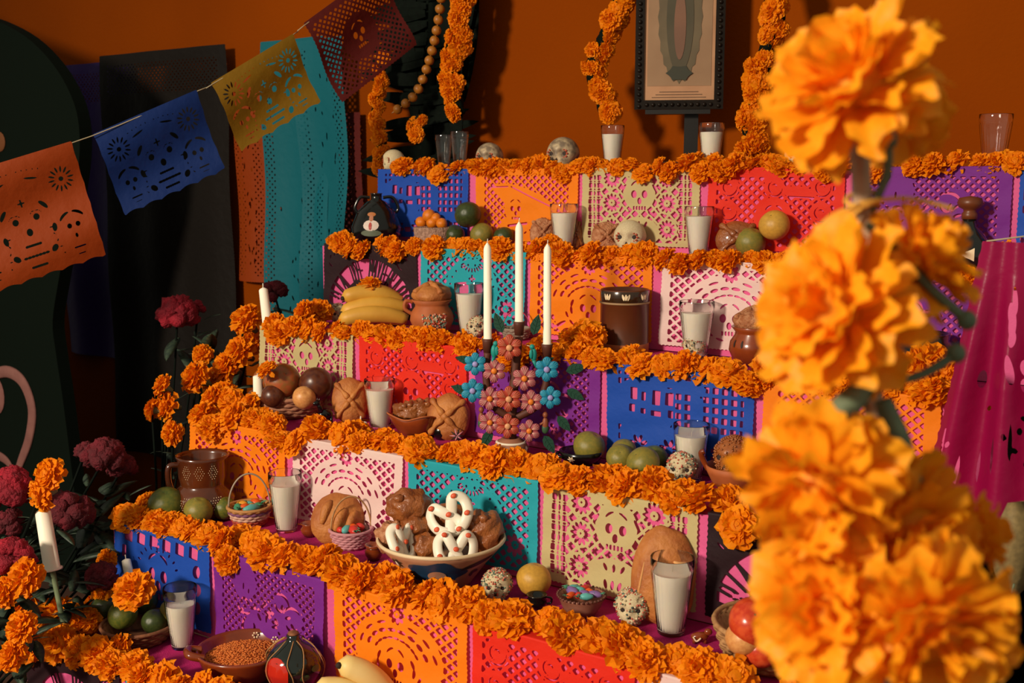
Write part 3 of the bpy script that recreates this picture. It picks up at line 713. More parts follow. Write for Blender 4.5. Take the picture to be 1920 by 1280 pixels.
# mini baskets with sugar vegetables
ST = [mat('straw_red', 'a8432e', .7), mat('straw_red', 'a8432e', .7), mat('straw_pale', 'c89c86', .7), mat('straw_pale', 'c89c86', .7), mat('straw_violet', '7a4a6a', .7), mat('straw_tan', 'b07c46', .7)]
C_OR = mat('candy_orange', 'd8541c', .4); C_RED = mat('candy_red', 'c8322a', .4); C_TEAL = mat('candy_teal', '5aa8a4', .5); C_GR = mat('candy_green', '3f8a68', .5); C_VI = mat('candy_violet', '7a5a94', .5); C_YE = mat('candy_yellow', 'd8952a', .5)
def candies(t_label, P, S, r, z, seed, mats, n=8, fill=True):
    rr = random.Random(seed)
    for i in range(n):
        a = 2.4*i; q = r*.62*math.sqrt((i+.5)/n); ss = S*rr.uniform(8, 11.5)
        loc = P+Vector((q*S*math.cos(a), q*S*math.sin(a), z*S+ss*.3))
        mm = mats[i % len(mats)]
        t = thing('sugar_vegetable', f'tiny {mm.name.split("_")[1]} sugar vegetable in the {t_label}', 'candy', loc, rr.uniform(0, 6), f'sugar vegetables in the {t_label}')
        part('root', ell((0, 0, 0), (ss*rr.uniform(1, 1.7), ss*.8, ss*.75), 12, 8, .15, 2, i), mm, t)
        part('sprout', join(*[tube(spline([(ss*1.1, 0, 0), (ss*1.7, ss*.3*k, ss*.5), (ss*2.2, ss*.6*k, ss*.4)], 3), lambda u: ss*.17*(1.1-u), 5) for k in (-1, 0, 1)]), C_GR, t)
    if fill:
        pass
P = on(5, 469, 983); S = m(1, P)
basket(P, S, 26, 39, 36, 6, 'small striped basket with thin hoop handle beside the candle', ST[5], face(P)+.1, 'miniature_basket', 62, ST, 16, hm=mat('wire_handle', '9a8a78', .5))
candies('small striped basket by the candle', P, S, 36, 33, 1, [C_YE, C_TEAL, C_OR, C_GR])
P = on(5, 659, 1022); S = m(1, P)
basket(P, S, 28, 39, 34, 6, 'small pink basket with straw hoop handle before the leaning bread', mat('straw_pink', 'c0848a', .7), face(P)+.2, 'miniature_basket', 62, None, 16, hm=M_straw)
candies('small pink handled basket', P, S, 37, 33, 2, [C_OR, C_RED, C_TEAL, C_RED])
P = on(5, 1090, 1150); S = m(1, P)
t = thing('miniature_clay_bowl', 'small brown bowl heaped with sugar vegetables beside yellow fruit', 'bowl', P, S=S)
part('bowl_body', lathe([(0, 0), (26, 0), (36, 16), (44, 34), (46, 38), (42, 38), (34, 22), (0, 12)], 32), mat('brown_bowl', '7a4632', .5, '9c6a54', 20), t)
part('beaded_rim', join(*[ell((45*math.cos(a), 45*math.sin(a), 38), (3, 3, 3), 6, 4) for a in np.linspace(0, 6.2, 36)]), mat('bead_rim', '5a2c20', .5), t)
candies('small brown bowl', P, S, 44, 38, 3, [C_VI, C_TEAL, C_RED, C_OR], 10)

# ============================================================ pots
def prad(prof, z):
    for (r0, z0), (r1, z1) in zip(prof, prof[1:]):
        if z1 > z0 and z0 <= z <= z1: return r0+(r1-r0)*(z-z0)/(z1-z0)
    return prof[-1][0]
def decal(prof, shape, ac, zc, out=.8, rings=4):
    """flat outline (arc px, height px) laid on the outside of a turned pot, facing local -Y at ac = 0"""
    v = []; f = []; n = len(shape)
    def put(x, z):
        z = z+zc; r = prad(prof, z)+out; a = -math.pi/2+ac+x/max(r, 1); return (r*math.cos(a), r*math.sin(a), z)
    v.append(put(0, 0))
    for q in range(1, rings+1):
        for (x, z) in shape: v.append(put(x*q/rings, z*q/rings))
    for i in range(n): f.append((0, 1+i, 1+(i+1) % n))
    for q in range(rings-1):
        for i in range(n):
            a = 1+q*n; j = (i+1) % n; f.append((a+i, a+n+i, a+n+j, a+j))
    return v, f
def oval(a, b, n=14, wob=0, k=5): return [((a*(1+wob*math.cos(k*t)))*math.cos(t), (b*(1+wob*math.cos(k*t)))*math.sin(t)) for t in np.linspace(0, 2*math.pi, n, endpoint=False)]
def dotfield(prof, ac, zc, w, h, step=4.2, r=1.2, diamond=True):
    gs = []; n = int(h/step)
    for j in range(-n, n+1):
        for i in range(-n*2, n*2+1):
            x, z = i*step+(j % 2)*step/2, j*step*.9
            if (abs(x)/w+abs(z)/h > 1) or (abs(x)/w+abs(z)/h < .25): continue
            q = z+zc; rr = prad(prof, q)+.6; a = -math.pi/2+ac+x/rr; gs.append(ell((rr*math.cos(a), rr*math.sin(a), q), (r, r, r), 5, 3))
    return join(*gs)
def handle(pts, r, n=8): return tube(spline(pts, n), r, 8)
def pot(name, label, cat, P, prof, S, material, rz=None, seg=40, rough=0):
    t = thing(name, label, cat, P, face(P) if rz is None else rz, S=S); part('body', lathe(prof, seg), material, t); return t
# dotted jug, second shelf from the bottom
P = on(5, 382, 915, 52); S = m(1, P)
pj = [(0, 0), (44, 0), (58, 20), (59, 34), (50, 48), (42, 54), (42, 58), (45, 70), (46, 98), (49, 104), (46, 105), (43, 98), (40, 60), (0, 10)]; pj = [(r, z*1.12) for r, z in pj]
t = pot('clay_jug', 'dark glazed clay jug with white dotted diamonds behind green fruit', 'jug', P, pj, S, M_clayd)
part('handle', handle([(-44, 0, 100), (-60, -2, 98), (-62, -2, 70), (-54, 0, 44)], 5.5), M_clayd, t)
for a in (-.7, -.15, .4): part('dotted_diamond', dotfield(pj, a, 92, 12, 15, 4.4, .8), M_dots, t)
for a in (-.55, .45): part('dotted_diamond', dotfield(pj, a, 34, 30, 18, 4.6, .9), M_dots, t)
# tumbler, third shelf from the top
P = on(3, 1170, 645, 44); S = m(1, P)
pt = [(0, 0), (45, 0), (45.5, 17), (45, 18), (45, 92), (46.2, 93), (46.2, 95), (45, 96), (45, 116), (44, 118), (41, 117), (40, 30), (0, 24)]
t = pot('clay_tumbler', 'tall dark brown cylindrical clay pot in front of orange paper', 'pot', P, pt, S, mat('brown_glaze', '5f2f14', .4, '4d240e', 10, coat=.2))
part('foot_band', lathe([(45.2, 0), (46, 1), (46.2, 17), (45.2, 18)], 40, cap=False), M_clayr, t)
part('rim_band', lathe([(45.5, 96), (46, 97), (46, 115), (45.5, 116)], 40, cap=False), mat('dark_rim', '33200f', .2, coat=.6), t)
part('incised_line', lathe([(46.3, 92), (47, 93), (47, 95), (46.3, 95.5)], 40, cap=False), mat('pale_line', '9a7a55', .6), t)
for a in (-.75, .05, .85):
    for sx in (-1, 0, 1): part('painted_leaf', decal(pt, [(sx*5+2.2*math.cos(q)+sx*1.5*math.sin(q), 6*math.sin(q)) for q in np.linspace(0, 6.28, 8, endpoint=False)], a, 106, 1.6, 1), M_dots, t)
# jugs with a loaf on top
pg = [(0, 0), (22, 0), (34, 8), (41, 24), (39, 38), (31, 50), (31, 54), (38, 62), (36, 63), (29, 55), (28, 40), (0, 8)]
def stub_sprinkle(prof, ac, zc, w, h, n, seed):
    r = random.Random(seed); gs = []
    for i in range(n):
        x, z = r.uniform(-w, w), zc+r.uniform(-h, h); rr = prad(prof, z)+.8; a = -math.pi/2+ac+x/rr
        gs.append(ell((rr*math.cos(a), rr*math.sin(a), z), (2.1, 2.1, 2.1), 5, 3))
    return join(*gs)
def loaf_on(P, S, dz, r, h, label, seed, material=None):
    q = P+Vector((0, 0, dz*S)); t = thing('pan_de_muerto', label, 'bread', q, face(q), S=S, group='breads on jugs'); mt = material or M_bread
    part('loaf', ell((0, 0, h*.35), (r, r, h*.6), 28, 16, .08, 2.5, seed), mt, t)
    for i in range(4):
        a = i*math.pi/2+.5; part('bone_strip', tube(spline([(r*.15*math.cos(a), r*.15*math.sin(a), h*.93), (r*.62*math.cos(a), r*.62*math.sin(a), h*.83), (r*.95*math.cos(a), r*.95*math.sin(a), h*.5)], 5), lambda u: r*(.13+.05*math.sin(u*9)), 7), mt, t)
    part('knob', ell((0, 0, h*.98), (r*.22, r*.22, r*.18), 14, 8), mt, t)
P = on(3, 810, 614, 41); S = m(1, P)
t = pot('clay_jug', 'round reddish clay jug with sugared front topped with bread', 'jug', P, pg, S, M_clayr)
part('handle', handle([(-36, 0, 58), (-48, -4, 60), (-50, -4, 46), (-37, -2, 36)], 3.6), M_clayr, t)
o = part('sugar_relief', stub_sprinkle(pg, .15, 22, 24, 17, 150, 3), M_sprk, t); o['kind'] = 'stuff'
loaf_on(P, S, 60, 37, 32, 'glossy round bread sitting in the mouth of the reddish clay jug', 2)
P = on(3, 1412, 680, 46); S = m(1, P)
t = pot('clay_pitcher', 'shiny small clay pitcher half hidden by the tall marigolds', 'jug', P, [(r*1.12, z*1.15) for r, z in pg], S, M_clay)
part('handle', handle([(40, 0, 64), (56, 0, 64), (58, 0, 48), (44, 0, 40)], 4), M_clay, t)
for a in (-.9, -.5): part('painted_stroke', decal([(r*1.12, z*1.15) for r, z in pg], oval(2.2, 7), a, 42, 1, 1), M_bone, t)
loaf_on(P, S, 68, 40, 38, 'sugared round bread on the shiny clay pitcher', 5, M_sugar)
# painted bowl of bread
P = on(5, 828, 1064, 84); S = m(1, P); BP, BS = P.copy(), S
pb = [(0, 0), (56, 0), (60, 6), (86, 34), (110, 56), (120, 66), (118, 69), (112, 66), (104, 56), (78, 32), (0, 14)]; pb = [(r, z*1.25) for r, z in pb]; BY = proj(BP)[1]
t = pot('painted_bowl', 'large cream pottery bowl painted with a blue flower, full of bread', 'bowl', P, pb, S, mat('cream_pottery', 'b98a6a', .4, 'a87a5c', 12, coat=.3))
part('rim_line', lathe([(119.5, 81), (121, 83.5), (119.5, 87), (117, 87)], 56, cap=False), mat('rim_cream', 'd8c09a', .4), t)
MB_ = mat('blue_paint', '1f4568', .4, '183a58', 20); MG_ = mat('dark_green_paint', '17281f', .4)
part('painted_flower', decal(pb, oval(54, 26, 30, .14, 5), -.12, 46, 1.0, 5), MB_, t)
part('flower_centre', decal(pb, oval(17, 12, 16), -.1, 40, 1.9, 3), mat('bowl_pinkish', 'c09478', .4), t)
part('painted_leaf', decal(pb, [(18*math.cos(a)*(1+.25*math.cos(7*a)), 9*math.sin(a)*(1+.25*math.cos(7*a))+6*math.cos(a)) for a in np.linspace(0, 6.28, 28, endpoint=False)], -.95, 57, 1.0, 3), MG_, t)
part('painted_leaf', decal(pb, [(34*math.cos(a), 6*math.sin(a)+8*math.cos(a)) for a in np.linspace(0, 6.28, 20, endpoint=False)], .72, 60, 1.0, 3), MG_, t)
part('painted_curl', decal(pb, [(x, z) for x, z in [(10*math.cos(a)*(1-.0*a), 8*math.sin(a)) for a in np.linspace(0, 4.6, 14)]+[(7*math.cos(a), 5*math.sin(a)) for a in np.linspace(4.6, 0, 14)]], .78, 36, 1.0, 2), MG_, t)
Fh = Vector((math.sin(YAW), math.cos(YAW), 0))
def off(P, S, dx, dd, dz): return P+Rv*(dx*S)+Fh*(dd*S)+Vector((0, 0, dz*S))
def lump(name, P, r, material, label, cat='bread', group=None, seed=0, lumpamt=.28, fr=2.2, rz=0, S=1.0, knobs=0, tilt=0):
    t = thing(name, label, cat, P, rz, group, S); part('loaf', ell((0, 0, 0), r, 30, 20, lumpamt, fr, seed), material, t)
    rr = random.Random(seed)
    for i in range(knobs):
        a = rr.uniform(0, 6.28); part('crumb_topping', ell((r[0]*.5*math.cos(a), -r[1]*.55, r[2]*.55+r[2]*.4*math.sin(a)*.5), (r[0]*.26, r[1]*.26, r[2]*.24), 12, 8, .3, 3, seed+i), material, t)
    if tilt: t.rotation_euler = (tilt, 0, rz)
    return t
for i, (px, py, dd, rx, rzv, kn, mt, lab) in enumerate((
    (767, 952, 22, 42, 34, 3, M_breadd, 'glossy bread knot at the top back of the painted bowl'), (735, 1003, 0, 30, 30, 1, M_sugar, 'sugared bread by the near rim, behind the narrow pretzel'), (802, 1015, -22, 30, 26, 2, M_breadd, 'small glazed bun between the pretzels at the bowl front'),
    (905, 995, 6, 38, 40, 3, M_breadd, 'sugar-crusted bread at the bowl rim nearest the sugar skull'), (835, 985, 30, 44, 34, 2, M_breadd, 'bread roll hidden behind the upper white pretzel'), (690+90, 985, 5, 34, 26, 1, M_breadd, 'dark bread roll in the middle of the painted bowl'))):
    q = off(BP, BS, px-828, dd, BY-py); lump('bread_roll', q, (rx, rx*.8, rzv), mt, lab, 'bread', 'breads in the painted bowl', i, .3, 2.4, face(q), BS, kn)
PZ = spline([(.36, -.88), (.12, -.3), (-.22, .25), (-.55, .72), (-.9, .4), (-.85, -.3), (-.45, -.76), (0, -.9), (.45, -.76), (.85, -.3), (.9, .4), (.55, .72), (.22, .25), (-.12, -.3), (-.36, -.88)], 6)
PZm = mesh('pretzel', tube([(p.x, .10*math.sin(i*.35), p.y) for i, p in enumerate(PZ)], .27, 10, flat=.6, up=(0, 1, 0)), mat('white_icing', 'efe6d2', .4, spec=.5))
PDm = mesh('red_icing_dot', ell((0, 0, 0), (.15, .07, .13), 10, 6), mat('red_icing_dot', 'd0522e', .5))
for i, (px, py, dd, s_, ry, rzo, sx, lab) in enumerate(((760, 1000, -42, 37, .25, .75, .8, 'white iced pretzel standing edge-on at the near side of the bowl'), (845, 956, -14, 36, -.55, -.05, 1.1, 'white iced pretzel at the top of the bread bowl'), (857, 1012, -46, 36, .05, .1, 1.0, 'white iced pretzel with red dots at the front of the bread bowl'))):
    q = off(BP, BS, px-828, dd, BY-py)
    t = link('iced_pretzel', PZm); t.location = q; t.rotation_euler = (R_(-22), ry, face(q)+rzo); t.scale = (s_*BS*sx, s_*BS, s_*BS); t['label'] = lab; t['category'] = 'pretzel'; t['group'] = 'iced pretzels'
    for (x, z) in ((-.6, .72), (.62, .7), (0, 0), (-.82, -.35), (.8, -.4), (.1, -.9)):
        d_ = link('red_icing_dot', PDm, t); d_.location = (x, -.26, z)
# leaning loaves
def tall_loaf(P, S, w, h, d, lean, rz, label, strips, name, material):
    t = thing(name, label, 'bread', P, rz, 'leaning loaves', S); t.rotation_euler = (-lean, 0, rz)
    def fn(dv, q):
        q = Vector(q); u = q.z/h
        if u < 0: q.x *= 1+.12*(-u)
        return q
    part('loaf', ell((0, 0, h*.96), (w, d, h), 36, 26, .07, 2.2, 3, fn), material, t)
    for s_ in strips:
        pts = []
        for (x, z) in spline([(a, 0, b) for a, b in s_[0]], 6) and [(p.x, p.z) for p in spline([(a, 0, b) for a, b in s_[0]], 6)]:
            u = (x/w)**2+((z-h*.96)/h)**2; pts.append((x, -d*math.sqrt(max(.02, 1-u))*.98, z))
        part(s_[3], tube(pts, lambda u, r=s_[1]: r*(.35+.65*math.sin(math.pi*min(max(u, .04), .96))), 8), s_[2], t)
    return t
M_pale = mat('pale_crumb', 'dba56c', .75, 'c98d52', 40)
P = on(5, 1243, 1128, 40); S = m(1, P)
tall_loaf(P, S, 60, 94, 30, .18, face(P), 'tall oval loaf standing upright behind the large candle', [([(28-10, 122), (40-10, 117), (52-8, 119)], 5, M_pale, 'slash'), ([(-12, 128), (-10, 106), (8, 92)], 2.5, M_pale, 'slash'), ([(-36, 118), (-44, 70), (-50, 40)], 2.6, M_pale, 'slash')], 'tall_loaf', M_bread)
P = on(5, 634, 985, 40); S = m(1, P)
tall_loaf(P, S, 50, 50, 26, .35, face(P), 'pointed sweet bread leaning on the white paper', [([(-30, 40), (-22, 66), (-12, 82)], 9, M_bread, 'dough_strip'), ([(-6, 22), (2, 48), (14, 66)], 10, M_bread, 'dough_strip'), ([(16, 24), (24, 46), (34, 60)], 8, M_bread, 'dough_strip')], 'leaning_bread', M_bread)
def pan(k, px, py, w, h, label, rz=0, material=None, lean=.5):
    P = on(k, px, py, w*.4); S = m(1, P); t = thing('pan_de_muerto', label, 'bread', P, face(P)+rz, 'breads with crossed strips', S); mt = material or M_bread
    t.rotation_euler = (-lean*.5, 0, face(P)+rz)
    part('loaf', ell((0, 0, h*.5), (w/2, w*.28, h*.52), 30, 20, .07, 2.0, px % 7), mt, t)
    for sx, sz in ((-1, 1), (1, 1), (-1, -1), (1, -1)):
        pts = [(sx*w*x, -w*y, h*.5+sz*h*z) for x, y, z in ((.04, .29, .04), (.16, .27, .16), (.30, .18, .30), (.38, .08, .38))]
        part('bone_strip', tube(spline(pts, 5), lambda u: w*(.062+.02*math.sin(u*10)), 8), mt, t)
    part('knob', ell((0, -w*.30, h*.5), (w*.09, w*.07, w*.09), 14, 8), mt, t)
    return t
pan(4, 657, 792, 68, 84, 'bread with crossed strips beside the candle before red paper')
pan(4, 838, 795, 84, 84, 'large round bread behind the clay bowl and candelabrum', -.3)
pan(2, 1017, 446, 48, 58, 'sugared bread next to the candle before orange paper', 0, M_sugar)
pan(2, 1079, 447, 34, 60, 'dark bread half hidden behind the candle under the top shelf', .4, M_breadd)
pan(2, 1136, 452, 56, 56, 'sugared bread behind the cream sugar skull', 0, M_sugar)
pan(2, 1382, 456, 82, 68, 'dark sugared bread between the candle and the citrus', 0, M_breadd)
for (k, px, py, r, lab, sd) in ((4, 768, 778, 22, 'chocolate-coloured bread knot in the flared clay bowl', 3), (4, 792, 776, 24, 'second crusty bread knot in the flared clay bowl, nearer the round loaf', 9)):
    P = on(4, 782, 815, 40); S = m(1, P); q = off(P, S, px-782, 2 if sd == 3 else 8, 44); lump('bread_roll', q, (r*1.25, r, r*1.0), M_breadd, lab, 'bread', 'breads in the flared clay bowl', sd, .45, 3, face(q), S, 3)
P = on(4, 782, 815, 40); S = m(1, P)
t = thing('flared_clay_bowl', 'small clay bowl with four flared corners holding bread', 'bowl', P, face(P)+.3, S=S)
g = lathe([(0, 0), (26, 0), (36, 12), (44, 26), (51, 38), (49, 39), (41, 28), (32, 14), (0, 6)], 40)
g = ([(x*(1+.10*(z/38)*math.cos(4*math.atan2(y, x))), y*(1+.10*(z/38)*math.cos(4*math.atan2(y, x))), z+(z/38)**3*9*(1+math.cos(4*math.atan2(y, x)))/2) for x, y, z in g[0]], g[1])
part('body', g, M_clay, t); part('rim_glaze', tube([(51*(1+.10*math.cos(4*a))*math.cos(a), 51*(1+.10*math.cos(4*a))*math.sin(a), 38.5+4.5*(1+math.cos(4*a))) for a in np.linspace(0, 6.283, 64, endpoint=False)], 1.6, 6, True), M_clayr, t)
P = on(4, 1374, 915, 44); S = m(1, P)
t = pot('handled_clay_bowl', 'shiny clay bowl with long handle holding a caramel skull', 'bowl', P, [(0, 0), (28, 0), (40, 14), (49, 32), (52, 44), (49, 45), (44, 32), (34, 16), (0, 8)], S, M_clayr)
part('handle', handle([(-46, 0, 34), (-56, -2, 52), (-60, -4, 66), (-54, -6, 70)], 5.5), M_clay, t)
q = P+Vector((0, 0, 26*S)); t = sugar_skull(q, 74, face(q)-.5, 'caramel-brown skull sitting in the handled clay bowl', 'spr', 'caramel_skull')
MC_ = mat('caramel', 'a4602e', .3, '8c4a20', 10, coat=.4)
for ch in t.children:
    if ch.name.startswith('cranium'): me = ch.data.copy(); me.materials[0] = MC_; ch.data = me
    if ch.name.startswith('sprinkles'): ch.hide_render = False; me = ch.data.copy(); me.materials[0] = MC_; ch.data = me
# small dark vessels
pk = [(0, 0), (12, 0), (19, 10), (20, 20), (13, 29), (11, 32), (15, 36), (13, 36.5), (9, 32), (0, 12)]
P = on(4, 829, 822, 20); t = pot('black_jar', 'tiny black glazed jar in front of the large round bread', 'jar', P, pk, m(1, P), M_blackpot); part('handle', handle([(12, 0, 33), (22, 0, 32), (23, 0, 22), (18, 0, 15)], 2.2), M_blackpot, t)
P = on(4, 857, 830, 14); S = m(1, P); t = thing('candy_star', 'small striped star candy beside the tiny black jar', 'candy', P, face(P), S=S)
part('core', ell((0, 0, 14), (5, 4, 5), 10, 6), M_wick, t)
for i in range(10): a = i*.628; part('point', tube([(0, -1, 14), (6*math.cos(a), -3, 14+6*math.sin(a)), (14*math.cos(a), -1, 14+14*math.sin(a))], lambda u: 2.6*(1-u)+.5, 5), (M_bone, mat('candy_pink', 'c9808a', .5))[i % 2], t)
P = on(4, 1090, 866, 40); t = pot('black_dish', 'low black glazed dish beside the olive citrus', 'dish', P, [(0, 0), (26, 0), (38, 10), (42, 24), (39, 25), (34, 12), (0, 5)], m(1, P), M_blackpot); part('handle', handle([(-38, -4, 22), (-46, -14, 20), (-40, -22, 16), (-32, -18, 14)], 3), M_blackpot, t); part('painted_flower', decal([(26, 0), (38, 10), (42, 24)], oval(6, 5, 20, .4, 6), -.5, 14, .8, 2), M_dots, t)
P = on(4, 611, 798, 14); S = m(1, P); t = thing('black_figurine', 'tiny black glazed animal figurine beside the pinkish basket', 'figurine', P, face(P)+.5, S=S)
part('body', ell((0, 0, 22), (15, 9, 10), 16, 10), M_blackpot, t); part('neck', tube([(-8, 0, 24), (-12, 0, 38), (-16, 0, 44)], lambda u: 5.5-2*u, 8), M_blackpot, t); part('head', ell((-18, 0, 45), (8, 5, 5), 12, 8), M_blackpot, t)
for x in (-9, 9):
    for y in (-5, 5): part('leg', tube([(x, y, 18), (x*1.05, y, 0)], 2.6, 7), M_blackpot, t)
for y in (-3, 3): part('ear', tube([(-15, y, 48), (-14, y*1.6, 56)], lambda u: 1.8*(1.1-u), 6), M_blackpot, t)
# miniature cups, second shelf from the bottom
pc = [(0, 0), (11, 0), (16, 8), (17, 14), (13, 20), (17, 25), (15, 25.5), (11, 20), (0, 6)]
P = on(5, 581, 1004, 17); t = pot('miniature_cup', 'miniature dark clay cup at the foot of the leaning bread', 'cup', P, pc, m(1, P), M_clay); part('handle', handle([(14, 0, 22), (24, 0, 20), (24, 0, 10), (16, 0, 8)], 2.2), M_clay, t)
P = on(5, 701, 1048, 17); t = pot('miniature_vase', 'miniature orange-brown clay vase beside the painted bowl', 'vase', P, [(r, z*1.15) for r, z in pc], m(1, P), M_clay); part('neck_ring', lathe([(13.4, 22), (14.6, 23), (13.4, 24)], 24, cap=False), M_clayd, t)
P, r_ = ctr(5, 1001, 1086, 34); P.z = Z[5]; P = off(P, m(1, P), 4, -53, 0); t = pot('miniature_cup', 'miniature black cup in front of the yellow fruit', 'cup', P, [(r*1.15, z) for r, z in pc], m(1, P), M_blackpot); part('handle', handle([(16, 0, 20), (27, 0, 18), (27, 0, 9), (19, 0, 7)], 2.2), M_blackpot, t)
P = on(5, 1312, 1205, 16); S = m(1, P); t = thing('miniature_clay_animal', 'tiny reddish glazed clay animal beside the large candle', 'figurine', P, .6, S=S)
part('body', ell((0, 0, 13), (17, 9, 9), 16, 10, .15), M_clay, t); part('head', ell((15, -3, 23), (8, 6, 7), 12, 8), M_clay, t); part('chain', tube(spline([(-14, -9, 16), (-8, -11, 8), (0, -11, 14)], 5), 1.6, 6), M_dots, t)
for x in (-10, 10): part('leg', tube([(x, 0, 10), (x, 0, 0)], 4, 8), M_clay, t)
# clay bowl of orange rice
P = on(6, 457, 1232, 70); S = m(1, P)
pr = [(0, 0), (48, 0), (62, 10), (78, 34), (85, 52), (87, 58), (83, 59), (79, 52), (66, 26), (0, 12)]
t = pot('clay_bowl', 'wide glazed clay bowl with loop handles full of orange rice', 'bowl', P, pr, S, M_clay)
for sx in (-1, 1): part('handle', handle([(sx*70, -22, 52), (sx*96, -20, 60), (sx*98, 8, 60), (sx*76, 14, 54)], 8), M_clay, t)
for a, zz in ((.35, 50), (1.0, 50)):
    v = [ell((70*math.cos(math.pi/2-a)+5*math.cos(q), 76*math.sin(math.pi/2-a)-2, zz+5*math.sin(q)), (2, 2, 2), 6, 4) for q in np.linspace(0, 6.28, 6, endpoint=False)]
    part('painted_dots', join(*v), M_dots, t)
rr = random.Random(5); gs = []
for i in range(2600):
    a = rr.uniform(0, 6.283); q = 70*math.sqrt(rr.random()); zz = 40+12*(1-(q/72)**2)+rr.uniform(-1, 2)
    gs.append(tr(([(-1, 0, 0), (0, .4, 0), (0, -.4, 0), (0, 0, .45), (0, 0, -.45), (1, 0, 0)], [(0, 3, 1), (0, 2, 3), (0, 1, 4), (0, 4, 2), (5, 1, 3), (5, 3, 2), (5, 4, 1), (5, 2, 4)]), (q*math.cos(a), q*math.sin(a), zz), rr.uniform(0, 6), 0, rr.uniform(-.7, .7), 3.0))
gs.append(lathe([(74, 38), (50, 45), (25, 49), (0, 51)], 30, cap=False))
o = single('orange_rice', join(*gs), mat('orange_rice', 'e07a2c', .6, island=['c4611c', 'dd8038']), 'mound of orange rice in the wide clay bowl', 'rice', P, 0, None, S); o['kind'] = 'stuff'
# lacquered gourd bottle
P = on(6, 552, 1262, 50); S = m(1, P)
pq = [(0, 0), (28, 0), (48, 18), (55, 42), (50, 66), (32, 84), (16, 92), (12, 98), (13, 104), (10, 105), (0, 103)]
t = pot('gourd_bottle', 'round black and red lacquered gourd tied with cords', 'bottle', P, pq, S, mat('black_lacquer', '0c120c', .12, '12201a', 14, coat=1))
part('red_panel', decal(pq, oval(30, 30, 20), -.75, 44, .9, 6), mat('red_lacquer', 'b8281a', .12, coat=1), t)
part('stopper', ell((0, 0, 106), (11, 11, 5), 14, 8), M_strawd, t)
for q in (-.2, .35, .8): part('painted_leaf', decal(pq, oval(10, 6, 14), q, 30+q*26, .9, 2), mat('green_lacquer', '3f5a34', .3), t)
for i in range(9):
    a = i*.7-1.2+.5*math.sin(i*2.7); rr_ = [(prad(pq, z)+2+(i % 2)) for z in (95, 84, 66, 42, 18)]
    part('cord', tube(spline([(r_*math.cos(a+.13*math.sin(j*1.7+i)), r_*math.sin(a+.13*math.sin(j*1.7+i)), z) for j, (r_, z) in enumerate(zip(rr_, (97, 86, 66, 42, 18)))], 4), 1.0, 5), mat('cord', 'a87a4a', .7), t)
# bananas
def banana(L, r, bend, seed):
    path = []; n = 14
    for i in range(n+1):
        u = i/n; a = (u-.5)*bend; path.append((L/bend*math.sin(a), 0, L/bend*(math.cos(bend/2)-math.cos(a))*-1))
    return tube(path, lambda u: r*(.28 if u < .03 else .42+.58*math.sin(math.pi*min(1, max(.0, (u+.10)/1.13)))**.55), 9)
M_ban = mat('banana_peel', 'd8a23c', .5, 'c08a2e', 9, bump=.05); M_banp = mat('pale_banana', 'ecd08a', .5, 'e0bc6c', 9); M_tip = mat('banana_tip', '2a1c10', .8)
def bunch(P, S, label, specs, material, rz):
    t = thing('banana_bunch', label, 'bananas', P, rz, S=S)
    for (x, y, z, L, r, bend, ry, rzb) in specs:
        b = part('banana', tr(banana(L, r, bend, 0), (x, y, z), rzb, 0, ry), material, t)
        e = Vector(b.data.vertices[0].co)/S
        part('tip', ell(tuple(e), (r*.25, r*.25, r*.25), 8, 6), M_tip, b)
    return t
P = on(3, 702, 605, 30); S = m(1, P)
bunch(P, S, 'bunch of yellow bananas under a marigold on the third shelf from top', [(-2, -26, 14, 128, 17, .7, 0, 0), (0, -6, 30, 124, 17, .7, -.06, .05), (-2, 4, 48, 118, 17, .9, .1, .12), (22, 14, 40, 112, 16, 1.1, .55, .2), (10, 10, 20, 110, 16, .8, .2, .15)], M_ban, face(P))
P = on(6, 672, 1320, 60); S = m(1, P)
bunch(P, S, 'pale yellow bananas on the lowest shelf at the picture edge', [(-15, -14, 26, 150, 24, 1.0, .5, 0), (18, 4, 44, 160, 25, 1.0, .8, .1), (-34, -34, 14, 140, 22, 1.0, .25, -.1)], M_banp, face(P))
# second shelf from the top: black jar
P = on(2, 707, 436, 46); S = m(1, P)
pv = [(0, 0), (34, 0), (46, 14), (47, 30), (36, 58), (18, 76), (10, 80), (10, 90), (12, 92), (8, 92), (0, 70)]
t = pot('black_jar', 'black glazed jar painted with a small white-bloused figure', 'jar', P, pv, S, M_blackpot)
for sx in (-1, 1): part('handle', handle([(sx*12, 0, 84), (sx*30, 0, 84), (sx*40, 0, 66), (sx*36, 0, 56)], 3), M_blackpot, t)
for (shape, zc, ac, mt, o_) in ((oval(15, 10), 34, -.25, mat('paint_white', 'd0bfb4', .5), .8), (oval(4, 6), 47, -.25, mat('paint_skin', 'a86a4a', .5), .8), (oval(8, 4), 54, -.25, mat('paint_brown', 'a8622a', .5), .8), (oval(3, 7), 33, -.27, mat('paint_red', 'a83028', .5), 1.4), (oval(20, 6), 20, -.25, mat('paint_sage', '5a6350', .5), .8)):
    part('painted_figure', decal(pv, shape, ac, zc, o_, 3), mt, t)
